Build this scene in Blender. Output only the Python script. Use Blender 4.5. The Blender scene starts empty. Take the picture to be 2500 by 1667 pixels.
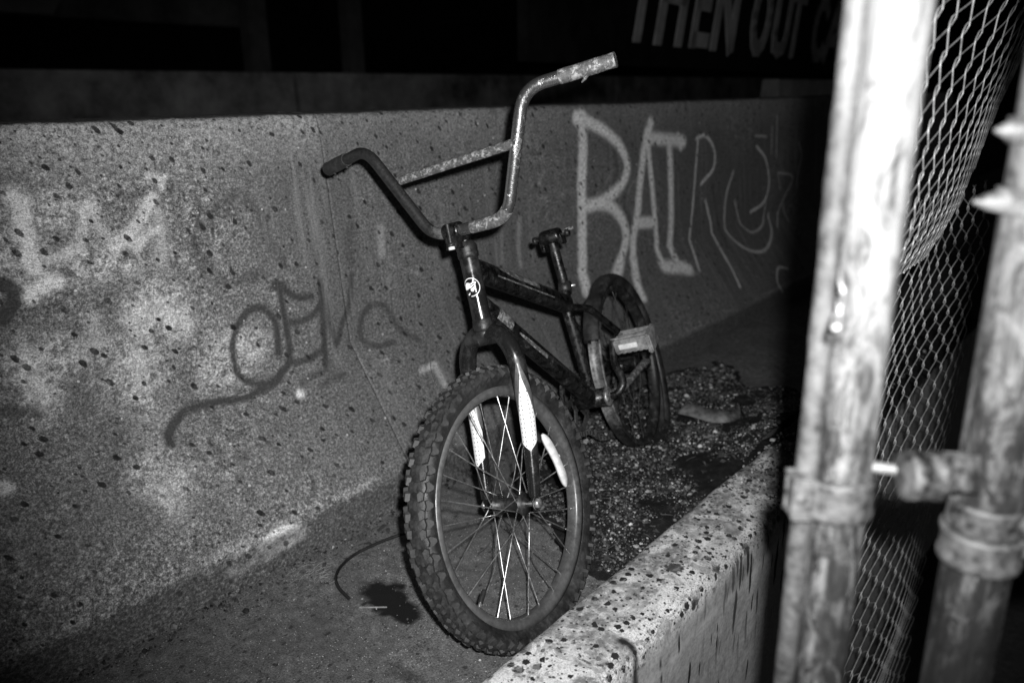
import bpy, bmesh, math, random
import numpy as np
from mathutils import Matrix, Vector

rng = np.random.default_rng(7)
random.seed(7)
scn = bpy.context.scene
col = scn.collection

# ------------------------------------------------------------------ camera
F = 1944.4; CX = 1250.0; CY = 833.5            # photograph: 2500 x 1667, 28 mm lens
R = np.array([[0.768597, 0.639616, -0.012286],
              [0.181528, -0.236470, -0.954531],
              [-0.613438, 0.731419, -0.297858]])   # rows: right, down, forward
CAM = np.array([0.0, 0.0, 0.94])
RIGHT, DOWN, FWD = R[0], R[1], R[2]
cd = bpy.data.cameras.new('camera'); cam = bpy.data.objects.new('camera', cd); col.objects.link(cam)
cd.lens = 28.0; cd.sensor_width = 36.0; cd.clip_start = 0.02; cd.clip_end = 500.0
m3 = Matrix([[RIGHT[i], -DOWN[i], -FWD[i]] for i in range(3)])
cam.matrix_world = Matrix.Translation(CAM) @ m3.to_4x4()
cd.dof.use_dof = True; cd.dof.focus_distance = 1.40; cd.dof.aperture_fstop = 3.2
scn.camera = cam

# ------------------------------------------------------------------ night sky, flash, exposure
w = bpy.data.worlds.new('World'); scn.world = w; w.use_nodes = True
nt = w.node_tree; bg = nt.nodes['Background']
sky = nt.nodes.new('ShaderNodeTexSky'); sky.sky_type = 'NISHITA'; sky.sun_disc = False
sky.sun_elevation = math.radians(3); sky.sun_rotation = math.radians(120)
bw = nt.nodes.new('ShaderNodeRGBToBW')
nt.links.new(sky.outputs['Color'], bw.inputs['Color']); nt.links.new(bw.outputs['Val'], bg.inputs['Color'])
bg.inputs['Strength'].default_value = 0.009
# the photograph is lit by the flash fired beside the lens: the one lamp of the scene
fl = bpy.data.lights.new('camera_flash', 'SPOT'); flo = bpy.data.objects.new('camera_flash', fl); col.objects.link(flo)
fl.energy = 158.0; fl.shadow_soft_size = 0.011; fl.spot_size = math.radians(90); fl.spot_blend = 0.85
fl.color = (1, 1, 1)
fpos = CAM + RIGHT*0.033 - DOWN*0.045
aim = FWD + RIGHT*0.06 + DOWN*(-0.07)
flo.location = fpos
flo.rotation_euler = Vector(aim).to_track_quat('-Z', 'Y').to_euler()
vs = scn.view_settings
vs.view_transform = 'Standard'; vs.look = 'None'; vs.exposure = 0.0; vs.gamma = 1.0; vs.use_curve_mapping = False

# ------------------------------------------------------------------ geometry helpers
def V(*a): return np.array(a, float)
def nrm(v): v = np.asarray(v, float); return v/np.linalg.norm(v)
def ray(px): return R.T @ np.array([px[0]-CX, px[1]-CY, F])
def at(px, depth): return CAM + ray(px)*(depth/F)
def on_plane(px, n, d0):
    r = ray(px); n = np.asarray(n, float); return CAM + r*((d0-n@CAM)/(n@r))

class MB:
    def __init__(s): s.v = []; s.f = []; s.n = 0; s.smooth = []
    def add(s, verts, faces, smooth=True):
        verts = [tuple(map(float, p)) for p in verts]
        s.v += verts; s.f += [tuple(i+s.n for i in f) for f in faces]; s.smooth += [smooth]*len(faces); s.n += len(verts)
        return s
    def tube(s, path, rad, seg=14, cap=True, up=None, flat=1.0):
        P = [np.asarray(p, float) for p in path]; k = len(P)
        if np.isscalar(rad): rad = [rad]*k
        T = []
        for i in range(k):
            a = P[max(i-1, 0)]; b = P[min(i+1, k-1)]; T.append(nrm(b-a))
        u = np.asarray(up, float) if up is not None else (V(0, 0, 1) if abs(T[0][2]) < .9 else V(1, 0, 0))
        u = nrm(u - (u@T[0])*T[0]); vs_ = []
        for i in range(k):
            u = nrm(u - (u@T[i])*T[i]); b = np.cross(T[i], u)
            for j in range(seg):
                a = 2*math.pi*j/seg
                vs_.append(P[i] + rad[i]*(math.cos(a)*u*flat + math.sin(a)*b))
        fs = []
        for i in range(k-1):
            for j in range(seg):
                fs.append((i*seg+j, i*seg+(j+1) % seg, (i+1)*seg+(j+1) % seg, (i+1)*seg+j))
        s.add(vs_, fs)
        if cap:
            s.add(vs_[:seg], [tuple(range(seg))[::-1]], False); s.add(vs_[-seg:], [tuple(range(seg))], False)
        return s
    def lathe(s, prof, o, ax, seg=24, close=False, ref=None):
        # prof: (radius, height) pairs, axis ax through o
        ax = nrm(ax); u = np.asarray(ref, float) if ref is not None else (V(0, 0, 1) if abs(ax[2]) < .9 else V(1, 0, 0))
        u = nrm(u-(u@ax)*ax); b = np.cross(ax, u); vs_ = []; k = len(prof)
        for (r, h) in prof:
            for j in range(seg):
                a = 2*math.pi*j/seg; vs_.append(np.asarray(o)+ax*h+r*(math.cos(a)*u+math.sin(a)*b))
        fs = []
        for i in range(k if close else k-1):
            i2 = (i+1) % k
            for j in range(seg):
                fs.append((i*seg+j, i*seg+(j+1) % seg, i2*seg+(j+1) % seg, i2*seg+j))
        s.add(vs_, fs); return s
    def box(s, c, ax, half, bev=0.0):
        X, Y, Z = [nrm(a)*h for a, h in zip(ax, half)]
        bm = bmesh.new(); bmesh.ops.create_cube(bm, size=2)
        for v in bm.verts: v.co = Vector(np.asarray(c)+v.co.x*X+v.co.y*Y+v.co.z*Z)
        if bev > 0: bmesh.ops.bevel(bm, geom=bm.edges[:], offset=bev, segments=2, affect='EDGES')
        bm.verts.ensure_lookup_table(); bm.verts.index_update()
        s.add([v.co for v in bm.verts], [[v.index for v in f.verts] for f in bm.faces], False); bm.free(); return s
    def mesh(s, name, mat, origin=(0, 0, 0)):
        me = bpy.data.meshes.new(name); o = np.asarray(origin, float)
        me.from_pydata([(a[0]-o[0], a[1]-o[1], a[2]-o[2]) for a in s.v], [], s.f)
        me.polygons.foreach_set('use_smooth', s.smooth); me.materials.append(mat); me.update()
        bm = bmesh.new(); bm.from_mesh(me); bmesh.ops.recalc_face_normals(bm, faces=bm.faces); bm.to_mesh(me); bm.free()
        return me
    def build(s, name, mat, parent=None, origin=None):
        if origin is None: origin = WORLD_O.get(parent.name, (0, 0, 0)) if parent else (0, 0, 0)
        o = bpy.data.objects.new(name, s.mesh(name, mat, origin)); col.objects.link(o)
        if parent: o.parent = parent
        WORLD_O[o.name] = tuple(origin)
        if not parent and any(origin): o.location = origin
        return o
WORLD_O = {}
def thing(name, label, cat, loc=(0, 0, 0), group=None):
    o = bpy.data.objects.new(name, None); col.objects.link(o); o.location = loc; o.empty_display_size = .05
    WORLD_O[o.name] = tuple(loc)
    return tag(o, label, cat, group)
def tag(o, label, cat=None, group=None, kind=None):
    if label: o['label'] = label
    if cat: o['category'] = cat
    if group: o['group'] = group
    if kind: o['kind'] = kind
    return o
def fillet(pts, rad, n=7):
    pts = [np.asarray(p, float) for p in pts]; out = [pts[0]]
    for i in range(1, len(pts)-1):
        a, b, c = pts[i-1], pts[i], pts[i+1]; d1 = nrm(a-b); d2 = nrm(c-b)
        ang = math.acos(max(-1, min(1, d1@d2))); t = min(rad/math.tan(ang/2), .48*np.linalg.norm(a-b), .48*np.linalg.norm(c-b))
        p0 = b+d1*t; p2 = b+d2*t
        for k in range(n+1):
            q = k/n; out.append((1-q)**2*p0+2*q*(1-q)*b+q*q*p2)
    out.append(pts[-1]); return out
def dense(pts, step=.01):
    out = []
    for a, b in zip(pts[:-1], pts[1:]):
        k = max(1, int(np.linalg.norm(np.asarray(b)-a)/step))
        for i in range(k): out.append(np.asarray(a)+(np.asarray(b)-a)*i/k)
    out.append(np.asarray(pts[-1])); return out
def spline(pts, n=8):
    P = [np.asarray(p, float) for p in pts]; P = [2*P[0]-P[1]]+P+[2*P[-1]-P[-2]]; out = []
    for i in range(1, len(P)-2):
        for k in range(n):
            t = k/n; a, b, c, d = P[i-1:i+3]
            out.append(.5*((2*b)+(c-a)*t+(2*a-5*b+4*c-d)*t*t+(3*b-a-3*c+d)*t**3))
    out.append(P[-2]); return out
def vnoise(x, y, seed=0):
    x = np.asarray(x, float); y = np.asarray(y, float)
    xi = np.floor(x).astype(np.int64); yi = np.floor(y).astype(np.int64); fx = x-xi; fy = y-yi
    def h(a, b):
        q = (a*374761393+b*668265263+seed*982451653) & 0x7fffffff
        q = ((q ^ (q >> 13))*1274126177) & 0x7fffffff
        return (q ^ (q >> 16)) % 10007/10007.0
    sx = fx*fx*(3-2*fx); sy = fy*fy*(3-2*fy)
    return (h(xi, yi)*(1-sx)+h(xi+1, yi)*sx)*(1-sy)+(h(xi, yi+1)*(1-sx)+h(xi+1, yi+1)*sx)*sy
def fbm(x, y, seed=0, oc=4):
    s = 0; a = .5; t = 0
    for i in range(oc):
        s = s+a*vnoise(np.asarray(x)*2**i, np.asarray(y)*2**i, seed+i); t += a; a *= .5
    return s/t

# ------------------------------------------------------------------ material helpers (all greys: black-and-white film)
class NT:
    def __init__(s, name):
        s.m = bpy.data.materials.new(name); s.m.use_nodes = True; s.t = s.m.node_tree
        s.b = s.t.nodes['Principled BSDF']
    def n(s, ty, **kw):
        k = s.t.nodes.new(ty)
        for a, b in kw.items(): setattr(k, a, b)
        return k
    def put(s, sock, val):
        if val is None: return
        if hasattr(val, 'is_linked'): s.t.links.new(val, sock)
        else:
            if sock.type == 'RGBA' and np.isscalar(val): val = (val, val, val, 1)
            if sock.type == 'VECTOR' and np.isscalar(val): val = (val, val, val)
            sock.default_value = val
    def uv(s): return s.n('ShaderNodeTexCoord').outputs['UV']
    def obj(s): return s.n('ShaderNodeTexCoord').outputs['Object']
    def pos(s): return s.n('ShaderNodeNewGeometry').outputs['Position']
    def attr(s, nm): return s.n('ShaderNodeAttribute', attribute_name=nm).outputs['Fac']
    def map(s, v, scale=(1, 1, 1), rot=(0, 0, 0), loc=(0, 0, 0)):
        k = s.n('ShaderNodeMapping'); s.put(k.inputs['Vector'], v); k.inputs['Scale'].default_value = scale
        k.inputs['Rotation'].default_value = rot; k.inputs['Location'].default_value = loc; return k.outputs[0]
    def noise(s, v, scale, detail=4, rough=.6, dist=0.0):
        k = s.n('ShaderNodeTexNoise'); s.put(k.inputs['Vector'], v); k.inputs['Scale'].default_value = scale
        k.inputs['Detail'].default_value = detail; k.inputs['Roughness'].default_value = rough; k.inputs['Distortion'].default_value = dist
        return k.outputs[0]
    def vor(s, v, scale, rnd=1.0, feature='F1'):
        k = s.n('ShaderNodeTexVoronoi'); k.feature = feature; k.voronoi_dimensions = '2D'; s.put(k.inputs['Vector'], v); k.inputs['Scale'].default_value = scale
        k.inputs['Randomness'].default_value = rnd; return k
    def math(s, op, a, b=0.0, c=None):
        k = s.n('ShaderNodeMath', operation=op); s.put(k.inputs[0], a); s.put(k.inputs[1], b)
        if c is not None: s.put(k.inputs[2], c)
        return k.outputs[0]
    def ramp(s, f, stops):
        k = s.n('ShaderNodeValToRGB'); s.put(k.inputs[0], f); e = k.color_ramp.elements
        while len(e) < len(stops): e.new(.5)
        for q, (p, g) in zip(e, stops): q.position = p; q.color = (g, g, g, 1)
        return k.outputs[0]
    def rng(s, f, a, b, c=0.0, d=1.0):
        k = s.n('ShaderNodeMapRange'); k.clamp = True; s.put(k.inputs[0], f)
        for i, q in enumerate((a, b, c, d)): s.put(k.inputs[i+1], q)
        return k.outputs[0]
    def mix(s, f, a, b):
        k = s.n('ShaderNodeMix', data_type='RGBA'); s.put(k.inputs[0], f); s.put(k.inputs[6], a); s.put(k.inputs[7], b); return k.outputs[2]
    def splat(s, v, scale, rmin, rmax, dist=.10, nscale=3.0, soft=.05, keep=1.0, power=1.0):
        # irregular droplets: one per voronoi cell, random radius
        nv = s.noise(v, scale*nscale, 3, .6)
        k = s.vor(v, scale); sep = s.n('ShaderNodeSeparateColor'); s.put(sep.inputs[0], k.outputs['Color'])
        rad = s.rng(s.math('POWER', s.rng(sep.outputs[0], 1-keep, 1.0), power), 0.0, 1.0, rmin, rmax)
        rad = s.math('MULTIPLY', rad, s.math('GREATER_THAN', sep.outputs[0], 1-keep))
        d = s.math('ADD', k.outputs['Distance'], s.math('MULTIPLY', s.math('SUBTRACT', nv, .5), dist*2))
        return s.rng(s.math('SUBTRACT', rad, d), 0.0, soft)
    def bump(s, h, strength=.3, dist=.002, nrm_in=None):
        k = s.n('ShaderNodeBump'); k.inputs['Strength'].default_value = strength; k.inputs['Distance'].default_value = dist
        s.put(k.inputs['Height'], h)
        if nrm_in is not None: s.put(k.inputs['Normal'], nrm_in)
        return k.outputs[0]
    def done(s, color=None, rough=.8, metal=0.0, normal=None, spec=.5):
        s.put(s.b.inputs['Base Color'], color); s.put(s.b.inputs['Roughness'], rough); s.put(s.b.inputs['Metallic'], metal)
        s.put(s.b.inputs['Specular IOR Level'], spec)
        if normal is not None: s.put(s.b.inputs['Normal'], normal)
        return s.m

def m_barrier():
    k = NT('barrier_concrete'); uv = k.uv()
    fine = k.noise(uv, 150, 3, .75); mid = k.noise(uv, 44, 4, .7); big = k.noise(uv, 5.5, 5, .6, .4)
    base = k.ramp(k.math('ADD', k.math('MULTIPLY', fine, .55), k.math('MULTIPLY', mid, .45)), [(.39, .026), (.47, .095), (.54, .21), (.62, .55)])
    base = k.mix(k.rng(big, .42, .62), base, k.ramp(fine, [(.36, .045), (.5, .115), (.64, .30)]))
    fil = k.math('MULTIPLY', k.rng(k.math('ABSOLUTE', k.math('SUBTRACT', k.noise(uv, 95, 3, .65, .6), .5)), .0, .028, 1, 0), k.rng(k.noise(uv, 21, 4, .7), .40, .62)); base = k.mix(k.math('MULTIPLY', fil, .75), base, .52)
    pit = k.rng(k.noise(uv, 230, 2, .6), .34, .40, 1, 0); base = k.mix(k.math('MULTIPLY', pit, .7), base, .03)
    # smoother grey cement film where the wall was washed over
    film = k.attr('film'); base = k.mix(k.math('MULTIPLY', film, k.rng(mid, .2, .6, .55, .95)), base, k.ramp(fine, [(.36, .06), (.64, .155)]))
    streak = k.noise(k.map(uv, (55, 3, 1)), 1, 3, .6); base = k.mix(k.math('MULTIPLY', k.rng(streak, .52, .72), k.math('MULTIPLY', film, .5)), base, .07)
    pale = k.math('MULTIPLY', k.attr('pale'), k.rng(k.noise(uv, 40, 6, .8, .5), .42, .56)); base = k.mix(pale, base, k.ramp(fine, [(.38, .26), (.62, .78)]))
    top = k.math('MULTIPLY', k.attr('grit'), k.rng(k.noise(uv, 90, 4, .8), .40, .62)); base = k.mix(top, base, .50)
    dark = k.math('MULTIPLY', k.attr('dark'), k.rng(k.noise(uv, 80, 3), .25, .5, .75, 1.0)); base = k.mix(dark, base, .036)
    white = k.math('MULTIPLY', k.attr('white'), k.math('MULTIPLY', k.rng(k.noise(uv, 95, 5, .8), .36, .53, .22, 1.0), k.math('SUBTRACT', 1.0, k.math('MULTIPLY', pit, .7)))); base = k.mix(white, base, .85)
    sv = k.map(k.map(uv, rot=(0, 0, math.radians(140))), (1.0, .60, 1))
    sp = k.math('MULTIPLY', k.splat(sv, 34, .04, .215, .13, 3.4, .05, .9, 1.9), k.attr('mud'))
    base = k.mix(k.math('MULTIPLY', sp, k.rng(mid, .3, .6, .7, 1.0)), base, .009)
    sv2 = k.map(k.map(uv, rot=(0, 0, math.radians(130))), (1.0, .65, 1), loc=(3, 7, 0))
    sp2 = k.math('MULTIPLY', k.splat(sv2, 60, .0, .20, .13, 3, .08, .5, 1.8), k.attr('mud')); base = k.mix(k.math('MULTIPLY', sp2, .9), base, .02)
    st2 = k.noise(k.map(uv, (34, 2.2, 1), loc=(4, 1, 0)), 1, 4, .65); base = k.mix(k.math('MULTIPLY', k.rng(st2, .54, .74), k.math('MULTIPLY', film, .5)), base, .30)
    wd = k.splat(k.map(uv, (1, 1, 1), (0, 0, 0), (11, 5, 0)), 34, .0, .12, .03, 3, .04, .07); base = k.mix(k.math('MULTIPLY', wd, .8), base, .6)
    gr = k.rng(k.noise(uv, 320, 2, .6), .30, .70, .52, 1.5); mm = k.n('ShaderNodeVectorMath', operation='SCALE'); k.put(mm.inputs[0], base); k.put(mm.inputs['Scale'], gr); base = mm.outputs[0]
    soil = k.math('MULTIPLY', k.attr('soil'), k.rng(k.noise(uv, 45, 4, .7), .25, .6, .4, 1)); base = k.mix(soil, base, k.ramp(fine, [(.35, .03), (.5, .055), (.68, .14)]))
    h = k.math('ADD', k.math('MULTIPLY', fine, .5), mid)
    return k.done(base, k.rng(mid, .3, .7, .75, .95), 0, k.bump(h, .55, .0025), .3)
def m_kerb():
    k = NT('kerb_concrete'); uv = k.uv()
    fine = k.noise(uv, 300, 4, .75); mid = k.noise(uv, 70, 5, .7); big = k.noise(uv, 9, 5, .65, .8)
    base = k.ramp(fine, [(.34, .40), (.5, .64), (.64, .80)])
    base = k.mix(k.rng(mid, .52, .70), base, .20)
    base = k.mix(k.math('MULTIPLY', k.rng(big, .48, .58), k.rng(mid, .25, .55)), base, .17); base = k.mix(k.rng(k.noise(uv, 24, 5, .75, 1.0), .60, .66), base, .05)
    face = k.attr('face')
    base = k.mix(face, base, k.ramp(k.noise(uv, 120, 4, .6), [(.3, .24), (.7, .42)]))
    rough_band = k.attr('nose'); base = k.mix(k.math('MULTIPLY', rough_band, k.rng(k.noise(uv, 190, 4, .8), .5, .6)), base, .10)
    base = k.mix(k.math('MULTIPLY', k.attr('lime'), k.rng(k.noise(uv, 60, 4, .6), .3, .5)), base, .48)
    mud = k.attr('mud')
    s1 = k.math('MULTIPLY', k.splat(uv, 50, .03, .40, .24, 3, .06, .80, 1.5), k.math('SUBTRACT', 1.0, face)); base = k.mix(s1, base, .018)
    s2 = k.math('MULTIPLY', k.splat(k.map(uv, (1, 1, 1), (0, 0, .6), (5, 2, 0)), 100, .0, .34, .2, 4, .10, .70), k.math('SUBTRACT', 1.0, face)); base = k.mix(k.math('MULTIPLY', s2, .92), base, .03)
    s3 = k.math('MULTIPLY', k.splat(k.map(uv, (1, 1, 1), (0, 0, .2), (1, 9, 0)), 19, .0, .36, .32, 5, .08, .5, 1.6), k.math('SUBTRACT', 1.0, face)); base = k.mix(k.math('MULTIPLY', s3, .9), base, .03)
    drip = k.math('MULTIPLY', k.splat(k.map(uv, (1, .16, 1)), 44, .0, .24, .10, 3, .05, .5, 1.5), face); base = k.mix(drip, base, .016)
    drip2 = k.math('MULTIPLY', k.splat(k.map(uv, (1, .13, 1), loc=(2, 3, 0)), 60, .0, .46, .16, 3, .08, .9), k.attr('drips')); base = k.mix(drip2, base, .014)
    grey = k.math('MULTIPLY', k.rng(k.noise(uv, 17, 4, .7, 1.2), .55, .58), k.math('SUBTRACT', 1.0, face)); base = k.mix(k.math('MULTIPLY', grey, .6), base, .22)
    base = k.mix(mud, base, k.ramp(mid, [(.3, .02), (.62, .05), (.72, .13)]))
    base = k.mix(k.attr('crack'), base, .012)
    h = k.math('ADD', k.math('MULTIPLY', fine, .6), mid)
    return k.done(base, .85, 0, k.bump(h, .5, .002), .3)
def m_ground():
    k = NT('dusty_ground'); p = k.pos()
    fine = k.noise(p, 260, 3, .75); mid = k.noise(p, 45, 4, .6); big = k.noise(p, 6, 4)
    base = k.ramp(k.math('ADD', k.math('MULTIPLY', fine, .6), k.math('MULTIPLY', mid, .4)), [(.37, .045), (.48, .115), (.56, .17), (.64, .26)])
    base = k.mix(k.rng(big, .45, .65, 0, .6), base, .075)
    spk = k.splat(p, 230, .0, .30, .14, 3, .12, .22, 1.8); base = k.mix(spk, base, .55)
    dk = k.splat(k.map(p, (1, .7, 1), (0, 0, .7)), 52, .0, .24, .20, 4, .08, .6, 1.6); base = k.mix(k.math('MULTIPLY', dk, .8), base, .025)
    pk = k.rng(k.noise(p, 300, 2, .6), .36, .42, 1, 0); base = k.mix(k.math('MULTIPLY', pk, .6), base, .02)
    st = k.math('MULTIPLY', k.attr('oil'), k.rng(fine, .80, .9, 1, .2)); base = k.mix(st, base, .010)
    h = k.math('ADD', fine, mid)
    rgh = k.mix(k.attr('oil'), .9, .55)
    return k.done(base, rgh, 0, k.bump(h, .5, .002), .3)
def m_soil():
    k = NT('dark_soil'); p = k.pos(); fine = k.noise(p, 230, 5, .75); mid = k.noise(p, 38, 4, .6)
    base = k.ramp(k.math('ADD', k.math('MULTIPLY', fine, .5), k.math('MULTIPLY', mid, .5)), [(.38, .006), (.54, .018), (.66, .06), (.74, .15)])
    return k.done(base, .95, 0, k.bump(k.math('ADD', fine, mid), .9, .006), .2)
def m_pebble():
    k = NT('pebble_stone'); a = k.attr('tone'); p = k.pos()
    return k.done(k.mix(k.rng(k.noise(p, 160, 3), .35, .65, 0, .6), a, k.math('MULTIPLY', a, .45)), .6, 0, k.bump(k.noise(p, 600, 3), .4, .001), .4)
def m_paint():
    k = NT('black_gloss_paint'); p = k.obj()
    dust = k.rng(k.noise(p, 520, 3, .8), .66, .74); film = k.rng(k.noise(p, 26, 5, .7), .50, .72)
    base = k.mix(k.math('MULTIPLY', film, .55), .010, .05); base = k.mix(k.math('MULTIPLY', dust, .7), base, .24)
    sc = k.noise(k.map(p, (60, 60, 9)), 1, 4, .7); scr = k.rng(sc, .66, .70); base = k.mix(k.math('MULTIPLY', scr, .6), base, .10)
    rg = k.mix(film, .17, .55); rg = k.mix(dust, rg, .8)
    return k.done(base, rg, 0, k.bump(k.noise(p, 300, 3), .08, .001), .5)
def m_rusty_paint():
    k = NT('rusted_black_paint'); p = k.obj()
    a = k.noise(p, 60, 5, .75); f = k.noise(p, 330, 3, .8); fl = k.math('MULTIPLY', k.rng(f, .62, .70), k.rng(k.noise(p, 30, 3), .42, .6))
    base = k.ramp(a, [(.40, .003), (.58, .009), (.68, .035), (.76, .12)]); base = k.mix(k.math('MULTIPLY', fl, .8), base, .20)
    return k.done(base, k.rng(a, .42, .66, .24, .75), 0, k.bump(k.math('ADD', a, k.math('MULTIPLY', f, .3)), .3, .002), .5)
def m_bar():
    k = NT('flaking_chrome'); p = k.obj()
    a = k.noise(p, 55, 6, .8, .6); b = k.noise(p, 210, 4, .7); c = k.noise(p, 9, 3)
    rust = k.rng(k.math('ADD', a, k.math('MULTIPLY', k.math('SUBTRACT', c, .5), .6)), .60, .67)
    # rider's-right half blackened in colour, standing in for its dim reflections
    sx = k.n('ShaderNodeSeparateXYZ'); k.put(sx.inputs[0], k.pos()); painted_dim = k.rng(k.math('ADD', sx.outputs[0], k.math('MULTIPLY', k.math('SUBTRACT', a, .5), .12)), -1.02, -.96, 1, 0)
    base = k.mix(rust, .46, k.ramp(b, [(.35, .02), (.55, .06), (.72, .26)])); base = k.mix(painted_dim, base, k.ramp(b, [(.35, .012), (.6, .03), (.75, .07)]))
    met = k.mix(rust, .95, .12); met = k.mix(painted_dim, met, .2); rg = k.mix(rust, k.rng(b, .3, .7, .22, .32), .78); rg = k.mix(painted_dim, rg, .42)
    return k.done(base, rg, met, k.bump(k.math('ADD', k.math('MULTIPLY', rust, -1.0), b), .35, .0012), .5)
def m_flake():
    k = NT('peeled_silver_paint'); p = k.obj()
    a = k.noise(p, 75, 5, .75, .5); b = k.noise(p, 260, 4, .7); c = k.rng(a, .50, .56)
    base = k.mix(c, k.ramp(b, [(.3, .03), (.6, .11), (.75, .25)]), k.ramp(b, [(.3, .16), (.6, .42)]))
    return k.done(base, .6, k.mix(c, .1, .35), k.bump(k.math('ADD', c, b), .5, .0015), .5)
def simple(name, g, rough=.6, metal=0.0, nscale=120, amp=.5, bump=.2, spec=.5):
    k = NT(name); p = k.obj(); a = k.noise(p, nscale, 5, .7); b = k.noise(p, nscale*.12, 4)
    f = k.math('ADD', k.math('MULTIPLY', a, .55), k.math('MULTIPLY', b, .45))
    base = k.ramp(f, [(.38, g*(1-amp)), (.5, g), (.62, min(.95, g*(1+amp)))])
    return k.done(base, k.rng(a, .3, .7, max(.05, rough-.12), min(1, rough+.12)), metal, k.bump(a, bump, .0015), spec)
def m_rubber():
    k = NT('dusty_rubber'); p = k.obj(); a = k.noise(p, 150, 5, .75); b = k.noise(p, 24, 4)
    base = k.ramp(k.math('ADD', k.math('MULTIPLY', a, .5), k.math('MULTIPLY', b, .5)), [(.36, .008), (.5, .020), (.62, .045), (.72, .10)])
    return k.done(base, k.rng(b, .4, .6, .38, .7), 0, k.bump(a, .5, .002), .5)
def m_decal():
    k = NT('white_decal'); uv = k.uv()
    v = k.vor(uv, 1.0, 0.0); dot = k.rng(v.outputs['Distance'], .13, .18, 1, 0)
    wear = k.rng(k.noise(k.obj(), 90, 5, .7), .66, .69)
    base = k.mix(dot, .74, .03); base = k.mix(wear, base, .04)
    return k.done(base, .32, 0, None, .5)
def m_post(name, g_hi, z0, z1, seed, hi_metal=.25):
    # galvanised tube with old paint and rust creeping up from the foot
    k = NT(name); p = k.pos(); q = k.map(p, (1, 1, .45), (0, 0, 0), (seed, seed*2, 0))
    a = k.noise(q, 46, 6, .78, 1.2); b = k.noise(q, 190, 4, .75); st = k.noise(k.map(p, (90, 90, 7), (.25, .1, 0), (seed, 0, 0)), 1, 5, .65)
    sx = k.n('ShaderNodeSeparateXYZ'); k.put(sx.inputs[0], p); hgt = k.rng(sx.outputs[2], z0, z1)
    f = k.math('ADD', k.math('MULTIPLY', a, .95), k.math('MULTIPLY', st, .65)); f = k.math('ADD', f, -.30); f = k.math('ADD', f, k.math('MULTIPLY', k.math('SUBTRACT', hgt, .45), .22))
    base = k.ramp(f, [(.32, .008), (.42, g_hi*.14), (.51, g_hi*.45), (.64, g_hi)]); base = k.mix(k.rng(b, .62, .72, 0, .35), base, g_hi*.5)
    chip = k.math('MULTIPLY', k.rng(k.noise(k.map(p, (1, 1, .35), (.5, .2, 0), (seed, 3, 1)), 40, 5, .8, 1.6), .555, .575), k.rng(hgt, .35, .9, 1.0, .12)); base = k.mix(chip, base, .006)
    scr = k.rng(k.noise(k.map(p, (260, 260, 11), (.12, .05, 0)), 1, 3, .7), .64, .67); base = k.mix(k.math('MULTIPLY', scr, .6), base, g_hi*.2)
    return k.done(base, .62, 0.0, k.bump(k.math('ADD', f, k.math('MULTIPLY', b, .4)), .4, .002), .3)

def m_rearrim():
    # paler on the upper front, where the tyre is off, near-black elsewhere
    k = NT('corroded_rim'); p = k.obj(); a = k.noise(p, 42, 5, .75); sx = k.n('ShaderNodeSeparateXYZ'); k.put(sx.inputs[0], p)
    bare = k.rng(k.math('ADD', sx.outputs[1], k.math('MULTIPLY', k.math('SUBTRACT', a, .5), .12)), -.16, -.12, 1, 0); bare = k.math('MULTIPLY', bare, k.rng(sx.outputs[2], -.10, -.05))
    base = k.mix(bare, k.ramp(a, [(.38, .008), (.55, .028), (.66, .09)]), k.ramp(a, [(.38, .06), (.5, .16), (.62, .33)]))
    return k.done(base, .5, .2, k.bump(a, .3, .0015), .5)
MAT = dict(barrier=m_barrier(), kerb=m_kerb(), ground=m_ground(), soil=m_soil(), pebble=m_pebble(), paint=m_paint(), rpaint=m_rusty_paint(),
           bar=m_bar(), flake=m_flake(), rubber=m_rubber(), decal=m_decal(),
           rim=simple('grey_rim', .095, .38, .2, 90, .35, .1), spoke=simple('steel_spoke', .50, .36, .9, 200, .4, .1),
           ringsteel=simple('greasy_steel', .075, .4, .5, 120, .9, .4), steel=simple('worn_steel', .30, .40, .7, 120, .7, .3), dsteel=simple('dark_steel', .028, .45, .4, 130, .8, .4),
           rearrim=m_rearrim(), plastic=simple('clear_reflector', .62, .22, 0, 60, .35, .25),
           pedal=simple('dirty_pedal_plastic', .17, .6, 0, 70, .75, .4), badge=simple('badge_white', .78, .35, 0, 60, .2, .05),
           cable=simple('black_cable', .012, .5, 0, 90, .5, .2), leaf=simple('dead_leaf', .03, .8, 0, 90, .8, .5), litter=simple('leaf_scrap', .05, .75, 0, 25, .95, .3), straw=simple('dry_straw', .22, .8, 0, 90, .5, .2),
           tread=simple('dusty_tread', .021, .62, 0, 120, .6, .5), farc=simple('far_concrete', .20, .9, 0, 2.4, .9, .4), farw=simple('far_pale_concrete', .40, .9, 0, 3, .35, .3),
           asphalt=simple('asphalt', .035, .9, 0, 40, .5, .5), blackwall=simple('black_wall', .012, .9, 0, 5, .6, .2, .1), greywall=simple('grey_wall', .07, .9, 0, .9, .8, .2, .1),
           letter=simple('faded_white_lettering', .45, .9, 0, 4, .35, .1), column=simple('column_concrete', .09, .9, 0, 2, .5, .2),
           wire=simple('galvanised_wire', .33, .55, .35, 200, .4, .2), rustband=simple('rusty_galvanised_band', .062, .6, .1, 75, 1.0, .9), bolt=simple('zinc_bolt', .15, .5, .3, 90, .4, .3),
           crust=simple('flaky_tension_bar', .042, .7, 0, 85, .8, .8), card=simple('muddy_plastic', .12, .8, 0, 40, .8, .3),
           post=m_post('painted_gate_post', .125, .46, .90, 0.0), post2=m_post('rusty_fence_post', .085, .52, .95, 3.7))

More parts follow.
